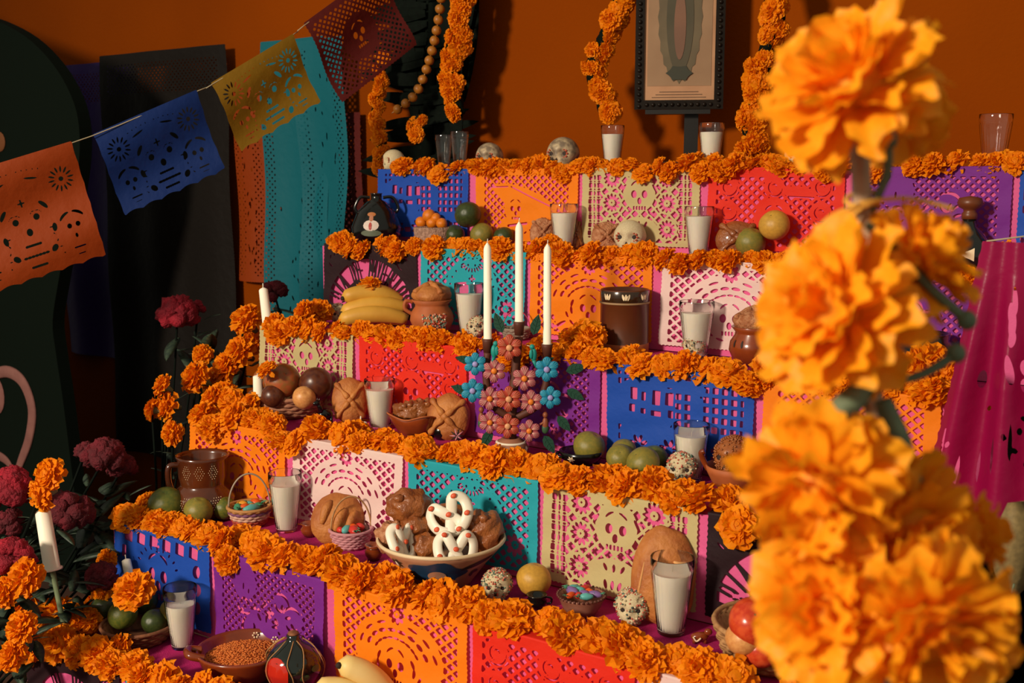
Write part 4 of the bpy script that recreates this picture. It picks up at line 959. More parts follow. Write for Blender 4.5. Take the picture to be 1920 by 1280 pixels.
# bottle and pot beyond the tall marigolds
P = on(2, 1815, 452, 36); S = m(1, P)
t = pot('dark_bottle', 'dark bottle with turned wooden stopper beyond the tall marigolds', 'bottle', P, [(0, 0), (34, 0), (38, 8), (38, 44), (28, 62), (14, 76), (12, 92), (0, 92)], S, mat('bottle_dark', '141512', .15, coat=.6))
part('stopper', lathe([(0, 90), (14, 90), (14, 100), (11, 104), (12, 108), (20, 112), (23, 120), (20, 129), (0, 133)], 28), mat('stopper_wood', '7a3f1c', .4, '5f2e14', 20), t); part('label', decal([(38, 8), (38, 44)], [(-24, -12), (24, -12), (24, 12), (-24, 12)], -.3, 26, .6, 2), M_dots, t)
P = on(3, 1722, 678, 56); S = m(1, P)
t = pot('black_pot', 'wide black glazed pot on a brown foot beyond the tall marigolds', 'pot', P, [(0, 0), (58, 0), (60, 14), (61, 16), (66, 30), (67, 55), (60, 72), (52, 80), (54, 92), (50, 92), (46, 78), (0, 20)], S, M_blackpot)
part('foot', lathe([(59, 0), (61.5, 2), (62.5, 16), (60, 17)], 40, cap=False), M_clay, t); part('handle', handle([(64, 0, 60), (82, 0, 62), (82, 0, 40), (66, 0, 34)], 4), M_blackpot, t)
P = on(3, 968, 602, 22); S = m(1, P)
basket(P, S, 20, 26, 20, 4, 'tiny dish-like basket with pink handle behind the candelabrum candles', mat('straw_grey', '8a7a6a', .7), face(P), 'miniature_basket', 34, None, 14, hm=mat('pink_wire', 'b83a5a', .6))
# candle stubs
def candle(P, r, h, S, label, tilt=(0, 0), name='taper_candle'):
    t = thing(name, label, 'candle', P, 0, S=S, group='plain white candles'); t.rotation_euler = (tilt[0], tilt[1], 0)
    part('wax', lathe([(0, 0), (r*1.25, 0), (r*1.25, h*.03), (r, h*.035), (r*.93, h*.93), (r*.72, h*.96), (r*.3, h*.985), (0, h)], 20), M_wax, t)
    part('wick', tube([(0, 0, h*.99), (r*.1, 0, h+r*.8)], r*.11, 6), M_wick, t); return t
q, _ = ctr(4, 676, 800, 12); q.z = Z[4]; candle(q, 13, 22, m(1, q), 'short white candle stub in front of the crossed-strip bread', name='candle_stub')
q, _ = ctr(4, 484, 742, 10, .03); candle(q, 9, 40, m(1, q), 'white candle stub in the basket of mangoes', name='candle_stub')
q, _ = ctr(6, 246, 1095, 10, .06); candle(q, 9, 50, m(1, q), 'white candle poking up behind the marigold on the fruit basket', (0, -.25))
q = Vector((.010, Y[3]+.012, Z[3])); candle(q, 9, 74, m(1, q), 'pale leaning candle at the corner by the celosia', (0, -.12))
q = on(6, 130, 1300, 20); candle(q, 16, 40, m(1, q), 'stubby white candle at the bottom edge among marigolds', name='candle_stub')

# ============================================================ clay candelabrum
P = on(4, 958, 855, 24); S = m(1, P); CP, CS = P.copy(), S
t = thing('clay_candelabrum', 'clay tree-of-life candelabrum covered in painted flowers and leaves', 'candelabrum', P, face(P), S=S)
pv = [(0, 0), (20, 0), (30, 8), (33, 18), (28, 28), (20, 33), (17, 36), (15, 36), (0, 30)]
M_terra = mat('terracotta', '5e2f1e', .6, '4e2416', 20)
part('base_vase', lathe(pv, 36), mat('pale_terracotta', 'a06a4e', .6, '8c583e', 20), t)
for i in range(12): part('painted_petal', decal(pv, oval(5, 8, 12), -1.5+i*.52, 15, .6, 2), M_wick, t)
part('painted_ring', lathe([(28.6, 27), (29, 28), (26, 30), (25.4, 30)], 36, cap=False), M_wick, t)
part('trunk', tube(spline([(0, 4, 30), (2, 6, 90), (8, 8, 160), (14, 8, 224)], 6), lambda u: 11-3*u, 10), M_terra, t)
part('branch', tube(spline([(2, 6, 70), (-36, 4, 100), (-46, 4, 150), (-43, 4, 196)], 6), lambda u: 8-1*u, 10), M_terra, t)
part('branch', tube(spline([(4, 6, 70), (48, 4, 96), (66, 4, 140), (67, 4, 186)], 6), lambda u: 8-1*u, 10), M_terra, t)
tops = ((-43, 196), (15, 228), (67, 186))
for (x, z) in tops: part('candle_cup', lathe([(0, z), (8, z), (10, z+20), (11, z+26), (9, z+26), (8, z+22), (0, z+20)], 20), M_terra, t).location = (x*S, 6*S, 0)
FCOL = {'red': ('flower_red', 'a83a26', 'd89a6c'), 'pink': ('flower_pink', 'a04850', 'e07a20'), 'blue': ('flower_blue', '1580a2', '9c94cc')}
def ffl(kind):
    nm, c1, c2 = FCOL[kind]; pm = mat(nm, c1, .5, bump=.1); cm = mat(nm+'_centre', c2, .5); lm = mat(nm+'_vein', {'red': 'd07a5a', 'pink': 'd8a294', 'blue': '3fa2b8'}[kind], .6)
    pt_ = join(ell((13, 0, 0), (9.8, 2.4, 8.0), 14, 8)); vein = join(*[tube([(6, -2.6, 0), (20*math.cos(a), -2.4, 20*math.sin(a))], .55, 4) for a in (-.3, -.1, .1, .3)])
    return mesh('petal', pt_, pm, True, S), mesh('vein', vein, lm, True, S), mesh('flower_centre', ell((0, -3.4, 0), (5.6, 3.4, 5.6), 12, 8), cm, True, S)
FF = {k: ffl(k) for k in FCOL}
def cflower(kind, px, py, r=21, y=-10):
    f_ = part('flower', ell((0, 0, 0), (6, 2.5, 6), 10, 6), mat(FCOL[kind][0], FCOL[kind][1], .5), t); f_.location = ((px-958)*S, y*S, (862-py)*S); f_.scale = [r/22]*3
    for i in range(6):
        o = link('petal', FF[kind][0], f_); o.rotation_euler = (0, -i*math.pi/3-.5, 0); o = link('vein', FF[kind][1], f_); o.rotation_euler = (0, -i*math.pi/3-.5, 0)
    link('flower_centre', FF[kind][2], f_)
    part('flower_stalk', tube([((px-958), y+2, 862-py), ((px-958)*.55+4, 5, (862-py)*.95)], 2.2, 5), M_terra, t)
for (kd, px, py, r) in (('red', 955, 654, 24), ('blue', 892, 685, 21), ('pink', 927, 698, 22), ('pink', 983, 712, 23), ('blue', 1024, 695, 23), ('blue', 887, 735, 22), ('pink', 919, 750, 22), ('red', 954, 750, 24), ('pink', 995, 756, 22), ('blue', 1031, 748, 21), ('pink', 919, 795, 21), ('red', 952, 801, 23), ('pink', 992, 811, 21)):
    cflower(kd, px, py, r, -14 if kd == 'red' else -10)
M_cleaf = mat('clay_leaf', '1f4a38', .5, '163a2c', 15)
LEAF = mesh('clay_leaf', join(prism([(0, 0), (7, 6), (10, 16), (7, 28), (0, 40), (-7, 28), (-10, 16), (-7, 6)], 2.4), tube([(0, -1.4, 0), (0, -1.6, 38)], .9, 5), *[tube([(0, -1.5, z), (sx*7, -1.5, z+5)], .6, 4) for z in (8, 16, 24) for sx in (-1, 1)]), M_cleaf, False, S)
for (px, py, ang, sc) in ((942, 628, 20, 1), (999, 632, -15, 1), (1060, 700, -75, 1), (1062, 735, -120, .95), (1045, 785, -140, .95), (1020, 822, -150, 1), (922, 812, 150, 1), (886, 682, 75, .8), (880, 740, 70, .9), (1010, 690, -60, .8)):
    o = link('clay_leaf', LEAF, t); o.location = ((px-958)*S, -2*S, (862-py)*S); o.rotation_euler = (0, -R_(ang), 0); o.scale = (sc,)*3
M_bird = mat('teal_clay', '16968c', .5, '0f7f78', 15)
for (px, py, sx) in ((927, 662, 1), (1000, 668, -1)):
    b = part('clay_bird', join(ell((0, 0, 0), (6, 5, 13), 14, 10), ell((sx*3, -1, 15), (5, 4.5, 5), 10, 8), tube([(0, 0, -10), (-sx*6, 2, -26)], lambda u: 4-2*u, 6)), M_bird, t); b.location = ((px-958)*S, -10*S, (862-py)*S)
    part('wing', ell((sx*5, -5, 2), (3.5, 2, 9), 10, 6), M_bird, b); part('beak', tube([(sx*6, -2, 16), (sx*13, -3, 18)], lambda u: 1.5*(1-u)+.2, 5), M_dots, b)
for (px, py, sx) in ((903, 790, 1), (1022, 800, -1)):
    b = part('clay_figure', join(ell((0, 0, 0), (6, 5, 14), 12, 10), ell((0, -1, 18), (5, 5, 6), 10, 8), tube([(-sx*4, 0, 8), (sx*10, -3, 0)], 2.2, 6)), mat('figure_clay', '8c4a2a', .5), t); b.location = ((px-958)*S, -4*S, (862-py)*S)
    part('robe', ell((0, 0, -8), (7, 5, 10), 12, 8), mat('figure_green', '3a5a3a', .5), b)
for i, ((x, z), hh) in enumerate(zip(tops, (184, 190, 192))):
    q = t.matrix_basis @ Vector((x*S, 6*S, (z+20)*S))
    candle(q, 7.6, hh, S, ['white taper candle nearest the jug on the clay candelabrum', 'tallest, middle white taper on the clay candelabrum', 'white taper candle nearest the brown tumbler on the candelabrum'][i])

# ============================================================ top shelf: framed print, stand, garlands
yF = Y[1]+.13
P = onY(1272, 205, yF); S = m(1, P); rzF = face(P)
t = thing('framed_print', 'framed tan devotional print in carved black frame above the altar', 'picture frame', P, rzF, S=S)
M_fr = mat('black_frame', '150f0b', .35, '1c140e', 40, spec=.2)
Wf, Hf, bw = 82, 330, 17
for (c, s) in (((-Wf+bw/2-0, 0, Hf/2), (bw, 12, Hf)), ((Wf-bw/2, 0, Hf/2), (bw, 12, Hf)), ((0, 0, bw/2), (2*Wf-2*bw, 12, bw)), ((0, 0, Hf-bw/2), (2*Wf-2*bw, 12, bw))):
    f_ = part('frame_rail', box(c, s), M_fr, t, False); n = int(max(s[0], s[2])/11)
    part('carving', join(*[ell((c[0]+(0 if s[2] > s[0] else -s[0]/2+s[0]*(i+.5)/n), -7, c[2]+(0 if s[0] > s[2] else -s[2]/2+s[2]*(i+.5)/n)), (4, 3, 4), 8, 5) for i in range(n)]), M_fr, f_)
part('backing', box((0, 4, Hf/2), (2*Wf-4, 3, Hf-4)), M_fr, t, False)
part('print_paper', box((0, -1, Hf/2), (2*(Wf-bw), 1.5, Hf-2*bw)), mat('print_paper', 'b88a66', .7, 'a87a58', 14), t, False)
part('print_field', box((0, -2, Hf/2+10), (2*(Wf-bw)-12, 1, Hf-2*bw-32)), mat('print_field', '9a7a5c', .7, '8a6a4e', 8), t, False)
part('print_oval', tr(prism(oval(40, 118, 48, .03, 24), 1), (0, -3, 168)), mat('print_oval', '6a5c44', .7, '584c38', 10), t, False)
part('print_shape', tr(prism(oval(25, 98, 30), 1), (0, -4, 164)), mat('print_shape', '45402f', .7, '544a38', 7), t, False)
part('print_shape', tr(prism(oval(11, 62, 24), 1), (0, -5, 152)), mat('print_shape_warm', '7a5642', .7, '64483a', 7), t, False)
part('print_shape', tr(prism(oval(22, 13, 18, .15, 6), 1), (0, -5, 66)), mat('print_shape_dark', '35362a', .7), t, False)
for i in range(3): part('print_line', box((0, -2.2, bw+5+i*5), (100-i*14, .8, 1.2)), mat('print_ink', '5a4434', .8), t, False)
q = P.copy(); q.z = Z[1]; q = q+Fh*.012
t = thing('picture_stand', 'black wooden stand holding up the framed print', 'stand', q, rzF, S=S); M_bw = mat('black_wood', '120d0a', .4)
hz = (P.z-q.z)/S
part('post', box((26, 8, hz/2+90), (26, 10, hz+180)), M_bw, t, False)
part('foot', box((66, 0, 8), (220, 60, 14)), M_bw, t, False); part('ledge', box((0, -6, hz-5), (120, 30, 8)), M_bw, t, False)
def garland(pts, r, label, group, y=None, n=2.1, dark=False, seed=1):
    path = spline([onY(px, py, y if y else yy) if True else 0 for (px, py, *q) in pts for yy in (q or [y])], 8)
    base = path[-1]; t = thing('marigold_garland', label, 'garland', base, 0, group); R0 = random.Random(seed)
    part('leafy_core', lumpy(tube([p-base for p in path], lambda u: r*.55, 8), r*.25, 40, seed), M_dark, t)
    d = 0; last = path[0]
    for p in path:
        d += (p-last).length; last = p
        while d > r*.45:
            d -= r*.45; a = R0.uniform(-2.5, .4); o = link('marigold_head', R0.choice(MAR), t)
            o.location = p-base+Vector((math.cos(a)*r*.5, math.sin(a)*r*.5 if math.sin(a) < 0 else 0, R0.uniform(-.3, .3)*r))
            o.rotation_mode = 'QUATERNION'; o.rotation_quaternion = axis_rot((math.cos(a), -abs(math.sin(a))-.3, R0.uniform(-.7, .3))); s = r*R0.uniform(.6, .95); o.scale = (s, s, s*.8)
    return t
yG = Y[1]+.10
garland([(1185, -120), (1172, -20), (1150, 40), (1122, 100), (1116, 150), (1132, 195), (1148, 222)], .032, 'marigold arch garland hanging over the candle beside the framed print', 'arch garlands', yG, seed=2)
garland([(1425, -120), (1448, -10), (1452, 50), (1432, 110), (1414, 180), (1410, 240), (1412, 285)], .033, 'marigold arch garland on the far side of the framed print', 'arch garlands', yG, seed=3)
garland([(862, -120), (868, 0), (862, 60), (850, 120), (852, 170), (862, 215)], .034, 'thick marigold garland hanging down the dark palm leaves', 'palm garlands', yG+.02, seed=4)
garland([(718, 100), (710, 160), (706, 220), (714, 270), (712, 318)], .024, 'thin marigold garland along the spiky edge of the palm', 'palm garlands', yG+.02, seed=5)
garland([(790, 218), (778, 240), (786, 262)], .026, 'short marigold tuft among the dark palm leaves', 'palm garlands', yG+.01, seed=6)
# string of small fruit
pth = spline([onY(px, py, yG+.005) for px, py in ((832, -90), (828, -10), (816, 70), (796, 140), (774, 182), (735, 212))], 12)
base = pth[-1].copy(); t = thing('fruit_string', 'string of small round yellow-orange fruit looped over dark palm leaves', 'garland', base)
part('thread', tube([p-base for p in pth], .0016, 5), M_straw, t); BE = mesh('bead_fruit', fruit_geo(.95), mat('hawthorn_fruit', 'a86a1a', .45, '96591a', 20)); d = 0; last = pth[0]
for p in pth:
    d += (p-last).length; last = p
    if d > .0235:
        d = 0; o = link('bead_fruit', BE, t); o.location = p-base; o.scale = (.0125,)*3; o.rotation_euler = (rm.uniform(0, 6),)*3
# dark palm
def blade(L, w, th=.12, n=8, droop=.0, tip=1.0):
    v = []; f = []
    for i in range(n+1):
        u = i/n; ww = w*(math.sin(math.pi*min(1, .12+u*.88)))**.8*(1 if u < .98 else .15); x = L*u; z = -droop*L*u*u
        v += [(x, -ww/2, z), (x, 0, z+ww*th), (x, ww/2, z), (x, 0, z-ww*th*.5)]
    for i in range(n):
        for k in range(4): f.append((i*4+k, i*4+(k+1) % 4, (i+1)*4+(k+1) % 4, (i+1)*4+k))
    f.append((0, 1, 2, 3)); f.append((n*4+3, n*4+2, n*4+1, n*4)); return v, f
BL = mesh('palm_leaf', blade(1, .13), M_dark, False)
yp = Y[1]+.19
base = onY(800, 310, yp); base.z = Z[1]
t = thing('palm_screen', 'dark spiky palm frond screen at the corner of the top shelf', 'palm', base)
part('stalk', tube([(0, 0, 0), (.02, .01, .35), (.03, .01, .8)], lambda u: .018-.006*u, 8), M_dark, t)
rp = random.Random(8)
for i in range(64):
    z = -.02+.012*i+rp.uniform(-.006, .006); sx = -1 if i % 2 else 1; o = link('palm_leaf', BL, t); L = rp.uniform(.17, .235) if sx < 0 else rp.uniform(.12, .17)
    o.location = (.02*z, rp.uniform(-.02, .015), z); o.scale = (L, L*1.25, L); o.rotation_euler = (R_(90+rp.uniform(-25, 25)), rp.uniform(-.22, .15)*1, math.pi if sx < 0 else 0)
for i in range(22):
    o = link('palm_leaf', BL, t); o.location = (rp.uniform(-.09, .10), rp.uniform(-.005, .03), rp.uniform(-.02, .45)); L = rp.uniform(.3, .42); o.scale = (L, L*1.3, L); o.rotation_euler = (R_(90), -R_(90+rp.uniform(-14, 14)), 0)

# ============================================================ wall papers left of the altar
def pat_wall(W, L, band=0, **k):
    c = Cut(W, L, **k)
    if band: c.lat(c.bx(W/2, 8, W/2-4, 5), 1.8, .6, 1.1)
    else:
        for x in (2.4, W-3.2): c.lat(c.bx(x, L/2, 1.7, L/2-2), 1.9, .75, 1.0)
        r = random.Random(int(W*7))
        for i in range(26): c.cut(c.el(r.uniform(4, W-4), r.uniform(4, L-4), .28, r.uniform(.5, 1.3), r.uniform(-.4, .4)))
    return c.border(.2, 1.0)
def wall_sheet(px0, py0, w, h, color, label, kind=pat_wall, y=None, rot=0, wav=.012, flare=0, **k):
    y = y if y is not None else WALL-.02; A = onY(px0, py0, y)
    V2, F2 = kind(w*100, h*100, top=.4, h=.35, **k).mesh2d()
    def fn(a, b):
        a = a/100; b = b/100; u = b/h
        return np.stack([a+(a-w/2)*flare*u, -.006-wav*np.sin(a*24+px0)*(.3+u)-wav*.6*np.sin(b*11+a*5), -b], 1)
    o = build_sheet(V2, F2, fn, paper(color), label, name='wall_paper_banner', loc=A); o.rotation_euler = (0, rot, 0); return o
def m_at(px, py, y): return 1/FPX*dep(onY(px, py, y))
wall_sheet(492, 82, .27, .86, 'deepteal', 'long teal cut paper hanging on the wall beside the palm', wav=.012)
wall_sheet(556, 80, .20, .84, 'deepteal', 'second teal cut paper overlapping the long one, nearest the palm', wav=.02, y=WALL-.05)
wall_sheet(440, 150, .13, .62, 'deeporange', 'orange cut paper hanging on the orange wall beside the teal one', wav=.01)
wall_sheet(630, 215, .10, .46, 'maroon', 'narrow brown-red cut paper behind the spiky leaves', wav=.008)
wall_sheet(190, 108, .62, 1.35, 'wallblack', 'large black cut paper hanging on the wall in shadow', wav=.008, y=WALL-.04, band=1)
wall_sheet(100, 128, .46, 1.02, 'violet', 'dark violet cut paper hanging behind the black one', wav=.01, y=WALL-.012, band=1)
# ============================================================ bunting string with banners
def pat_banner(W, L, top=.3, h=.25, **k):
    c = Cut(W, L, top=top, h=h)
    for sx in (-1, 1):
        cx, cy = W/2+sx*W*.34, L*.26
        for i in range(14): a = i*2*math.pi/14; c.cut(c.el(cx+2.0*math.cos(a), cy+2.0*math.sin(a), .75, .2, a))
        c.cut(c.circ(cx, cy, .5)); x0 = W/2+sx*W*.33
        c.cut(c.el(x0-.9, L*.66, .5, .55)); c.cut(c.el(x0+.9, L*.66, .5, .55)); c.cut(c.el(x0, L*.75, .3, .5)); c.cut(c.cap(x0-1.1, L*.85, x0+1.1, L*.85, .17)); c.cut(c.cap(x0-.7, L*.91, x0+.7, L*.91, .12))
        c.cut(c.arc(x0, L*.66, 2.9, .3, 95, 150)); c.cut(c.arc(x0, L*.66, 2.9, .3, 30, 85)); c.cut(c.arc(W/2, L*.55, 5.4, .42, 90+sx*52-13, 90+sx*52+13)); c.cut(c.arc(W/2, L*.6, 5.2, .5, 90+sx*98-10, 90+sx*98+10)); c.cut(c.arc(W/2, L*.65, 5.4, .6, 90+sx*132-9, 90+sx*132+9))
        c.cut(c.el(W/2+sx*2.2, L*.5, .65, .7)); c.cut(c.arc(W/2+sx*2.2, L*.5, 1.4, .12, 20, 160)); c.cut(c.el(W/2+sx*3.4, L*.18, 1.5, .22, sx*.25))
        for i in range(5): c.cut(c.circ(W/2+sx*(1+i*1.1), L*.1+.12*i*i*.3, .18)); c.cut(c.el(W/2+sx*(4.4+.3*i), L*(.62+.06*i), .35, .15, i))
    c.cut(c.el(W/2, L*.61, .65, .8)); c.cut(c.bx(W/2, L*.36, .8, .16)); c.cut(c.bx(W/2, L*.36, .16, .9))
    for y, w in ((.72, 1.6), (.81, 2.5), (.9, 1.6)):
        for i in range(7): c.cut(c.el(W/2+(i-3)*w*.3, L*y, w*.2, .28))
    return c.border(.5, 4.4, .3)
d0, d1 = 2.35, 2.75
spts = [at(-160, 352, 2.3), at(0, 307, d0), at(172, 255, d0+.08), at(372, 170, d0+.17), at(398, 158, d0+.18), at(548, 66, d0+.26), at(570, 48, d0+.27), at(720, -60, d0+.36)]
single('bunting_string', tube(spline(spts, 4), .0012, 5), mat('string', 'a89a7a', .8), 'thin string carrying four paper banners across the dark wall', 'string')
def banner(p0, p1, length, color, label, kind, flare=0, fold=0, **k):
    A, B = p0, p1; X = (B-A); w = X.length; X.normalize(); V2, F2 = kind(w*100, length*100, **k).mesh2d()
    N = X.cross(Vector((0, 0, 1))).normalized(); D = X.cross(N); D = D if D.z < 0 else -D; D = (D+Vector((0, 0, -.35))).normalized()
    def fn(a, b):
        a = a/100; b = b/100; out = np.outer(a, np.array(X))+np.outer(b, np.array(D))+np.outer(.010*np.sin(b*34+a*6)+fold*np.sin(a*14), np.array(N)); return out
    return build_sheet(V2, F2, fn, paper(color), label, 'banners on the string', 'paper_banner', A)
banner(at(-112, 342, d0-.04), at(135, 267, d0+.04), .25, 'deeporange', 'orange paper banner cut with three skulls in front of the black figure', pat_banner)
banner(at(175, 254, d0+.09), at(368, 171, d0+.17), .185, 'darkblue', 'blue paper banner on the string, between the orange and yellow ones', pat_banner)
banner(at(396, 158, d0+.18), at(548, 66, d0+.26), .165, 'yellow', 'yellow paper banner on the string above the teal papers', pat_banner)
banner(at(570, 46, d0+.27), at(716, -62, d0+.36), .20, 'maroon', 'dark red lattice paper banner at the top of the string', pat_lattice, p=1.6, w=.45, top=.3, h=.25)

# ============================================================ black painted figure at the edge
yB = .62
ol = [(-260, -60), (-60, 20), (0, 38), (60, 70), (110, 120), (145, 180), (160, 240), (158, 320), (140, 420), (122, 520), (110, 600), (116, 660), (128, 740), (142, 850), (155, 960), (170, 1400), (-260, 1400)]
Pb = [onY(px, py, yB) for px, py in ol]; xb = Pb[12].x
t = thing('black_figure_board', 'black painted figure cut-out with pale pink scroll at the picture edge', 'cut-out', (xb, yB, FLOOR))
pts = [(p.x-xb, max(p.z-FLOOR, 0)) for p in Pb]; sm = [(p.x, p.y) for p in spline([(a, b, 0) for a, b in pts[:15]], 4)]+pts[15:]
part('board', prism(sm, .04), M_black, t, False)
def scroll(pp, r, nm='scroll'):
    q = spline([(onY(a, b, yB).x-xb, -.022, onY(a, b, yB).z-FLOOR) for a, b in pp], 6); part(nm, tube(q, lambda u: r*(.55+.45*math.sin(math.pi*min(1, .15+u*.85))), 8, flat=.25, up=(0, 1, 0)), mat('dusty_pink_paint', '8a5a52', .8, '7c4e48', 20), t)
scroll([(-10, 705), (25, 695), (55, 715), (72, 765), (66, 820), (50, 865), (42, 890)], .022)
scroll([(-30, 860), (0, 850), (25, 862), (40, 890)], .016)
q = onY(2, 738, yB); part('scroll_ball', ell((q.x-xb, -.022, q.z-FLOOR), (.055, .006, .065), 24, 10), MATS['dusty_pink_paint'], t)
q = onY(12, 266, yB); part('painted_spot', ell((q.x-xb, -.022, q.z-FLOOR), (.03, .005, .03), 20, 8), mat('spot_brown', '6a3a14', .8), t)

# ============================================================ bouquet beside the altar
M_cel = mat('celosia_red', 'a8122a', .8, '7c0c20', 30, bump=.8, bscale=180); M_celd = mat('celosia_dark', '701020', .85, '50101a', 30, bump=.8, bscale=180)
M_blf = mat('bouquet_leaf', '3a4a36', .5, '24332a', 12, tl=.1)
LF = mesh('leaf', blade(1, .34, .06, 8, .25), M_blf, True)
def leaves(t, n, P0, L, seed, spread=1.0):
    r = random.Random(seed)
    for i in range(n):
        o = link('leaf', LF, t); o.location = P0+Vector((r.uniform(-.01, .01), r.uniform(-.01, .01), -r.uniform(.0, .16))); a = r.uniform(0, 6.28); l = L*r.uniform(.6, 1.1); o.scale = (l,)*3; o.rotation_euler = (r.uniform(-.4, .4), -r.uniform(-.2, .9)*spread, a)
FLB = {}
def stem_to_floor(t, P, root, bend=.03, r=.0028):
    a = Vector((0, 0, 0)); q = Vector(root)-P
    part('stem', tube(spline([a, a*.6+q*.4+Vector((bend, 0, .02)), q], 6), r, 6), M_dark, t)
def celosia(P, r, label, root, mt, seed, fan=True):
    t = thing('celosia', label, 'flower', P, 0, 'celosia flowers'); R0 = random.Random(seed); gs = []
    for i in range(26):
        a = R0.uniform(0, 6.28); e = R0.uniform(-.2, 1.4); d = sph(e, a); gs.append(ell(tuple(d*r*.62), (r*.36, r*.36, r*.34), 12, 8, .5, 4, i+seed))
    part('crest', join(*gs), mt, t); stem_to_floor(t, P, root); leaves(t, 5, Vector((0, 0, -r*.9)), r*2.2, seed); return t
def stalk_marigold(P, r, label, root, ax, seed, group='marigolds in the side bouquet'):
    t = thing('marigold_flower', label, 'flower', P, 0, group); o = link('marigold_head', MAR[seed % 8], t); o.rotation_mode = 'QUATERNION'; o.rotation_quaternion = axis_rot(ax); o.scale = (r, r, r*.9)
    q = -Vector(ax).normalized()*r*.5; part('calyx', tube([q*1.9, q*1.2, q*.3], lambda u: r*(.14+.2*u), 8), M_stem, t); stem_to_floor(t, P, root); leaves(t, 2, Vector((0, 0, -r)), r*1.6, seed, .6); return t
def bq(px, py, d): return at(px, py, d)
RT = (-.16, .12, FLOOR)
celosia(bq(333, 592, 2.75), .055, 'bright crimson celosia bloom at the top of the side bouquet', RT, M_cel, 1)
celosia(bq(372, 578, 2.80), .022, 'small crimson celosia tuft behind the bright bloom', RT, M_cel, 2)
celosia(bq(515, 552, 3.0), .04, 'dark red celosia in front of the teal paper', (-.1, .75, FLOOR), M_celd, 12)
for i, (px, py, d, rp_, ax, lab) in enumerate((
    (462, 600, 2.62, 34, (-.1, -.6, .7), 'marigold highest in the side bouquet, below the leaning candle'), (450, 660, 2.60, 34, (-.2, -.8, .5), 'marigold second from top along the side bouquet'), (425, 690, 2.6, 33, (-.3, -.8, .4), 'marigold in the middle of the side bouquet, under the leaf'), (368, 708, 2.55, 33, (-.3, -.8, .5), 'marigold below the crimson celosia'),
    (400, 716, 2.62, 28, (0, -1, .3), 'marigold tucked in the middle of the side bouquet'), (303, 722, 2.5, 24, (-.5, -.6, .5), 'half-open marigold at the outer tip of the bouquet'), (312, 762, 2.5, 30, (-.3, -.9, .2), 'marigold under the half-open one in the bouquet'), (285, 768, 2.5, 24, (-.8, -.5, .1), 'outermost marigold of the side bouquet'), (325, 812, 2.42, 26, (-.1, -.8, .2), 'marigold just above the dotted clay jug'),
    (472, 640, 2.7, 30, (0, -.9, .5), 'marigold against the corner of the cream paper'), (445, 745, 2.5, 30, (0, -.8, .6), 'marigold at the bouquet foot beside the orange paper'), (380, 665, 2.65, 22, (.2, -.5, .6), 'shaded marigold behind the pale leaves'))):
    P = bq(px, py, d); P.x = min(P.x, -.045) if py > 640 else P.x; stalk_marigold(P, m(rp_, P), lab, (RT[0]+.02*(i % 4)-.03, RT[1]+.02*(i % 3), FLOOR), ax, i)
RT2 = (-.42, -.22, FLOOR)
for i, (px, py, d, r_, mt, lab) in enumerate(((195, 862, 2.35, .05, M_celd, 'dark red celosia cluster above the unlit greenery'), (228, 880, 2.38, .035, M_celd, 'small dark celosia beside the dark cluster'), (20, 925, 2.15, .055, M_cel, 'red celosia at the picture edge behind the tilted candle'), (130, 965, 2.2, .05, M_celd, 'brownish red celosia between candle and altar'), (20, 1052, 2.0, .045, M_cel, 'red celosia low at the picture edge above marigolds'), (160, 848, 2.4, .025, M_celd, 'tiny dark celosia at the outer side of the dark cluster'), (190, 1085, 2.15, .035, M_celd, 'dark celosia low beside the blue paper'), (15, 985, 2.12, .035, M_celd, 'dark red celosia under the edge one'))):
    celosia(bq(px, py, d), r_, lab, (RT2[0]+.03*(i % 3), RT2[1]+.03*(i % 4), FLOOR), mt, 20+i)
for i, (px, py, d, rp_, ax, lab) in enumerate(((92, 890, 2.05, 34, (.1, -.9, .3), 'marigold above the top of the tilted candle'), (76, 928, 2.05, 34, (-.1, -1, -.1), 'marigold covering the top of the tilted candle'), (50, 1082, 1.95, 38, (.1, -.8, .5), 'broad marigold low at the picture edge'), (15, 1108, 1.95, 34, (-.2, -.8, .4), 'marigold cut by the picture edge'), (42, 1176, 1.9, 34, (0, -.8, .6), 'marigold at the bottom corner beside the black paper'), (25, 1230, 1.9, 32, (0, -.7, .5), 'shaded marigold in the bottom corner'), (200, 1050, 2.2, 22, (0, -.8, .4), 'small marigold glimpsed beside the blue paper'), (190, 1108, 2.15, 26, (0, -.9, .3), 'marigold peeking out under the blue paper edge'))):
    P = bq(px, py, d); stalk_marigold(P, m(rp_, P), lab, (RT2[0]+.03*(i % 3), RT2[1]-.03*(i % 4), FLOOR), ax, 30+i)
P = bq(98, 1068, 2.08); S = m(1, P); h_ = 118
t = candle(P, 15, h_, S, 'tall tilted white candle among the red celosias', (0, -.17))
part('holder', tube([(0, 0, 3), (20, 10, (FLOOR-P.z)/S)], 5, 8), M_stem, t)
for i in range(9):
    px, py, d = ((60, 1010, 2.2), (150, 1040, 2.25), (110, 1100, 2.1), (190, 960, 2.3), (180, 1010, 2.3), (40, 1020, 2.15), (390, 655, 2.7), (140, 1130, 2.1), (20, 1140, 2.0))[i]
    P = bq(px, py, d); t = thing('leafy_stem', ['grey-green leafy stem low behind the tilted candle', 'leafy stem beside the brownish celosia', 'leafy stem above the lowest marigold row', 'leafy stem under the dark red cluster', 'leafy stem in the shadow beside the blue paper', 'leafy stem at the picture edge below the red celosia', 'pale leafy stem under the crimson celosia', 'dark leafy stem beside the lowest fruit basket', 'leafy stem at the bottom corner'][i], 'leaves', P, 0, 'leafy stems')
    leaves(t, 9, Vector((0, 0, .05)), .10, 60+i); stem_to_floor(t, P, (RT2[0]+.02*i, RT2[1], FLOOR) if i != 6 else RT)

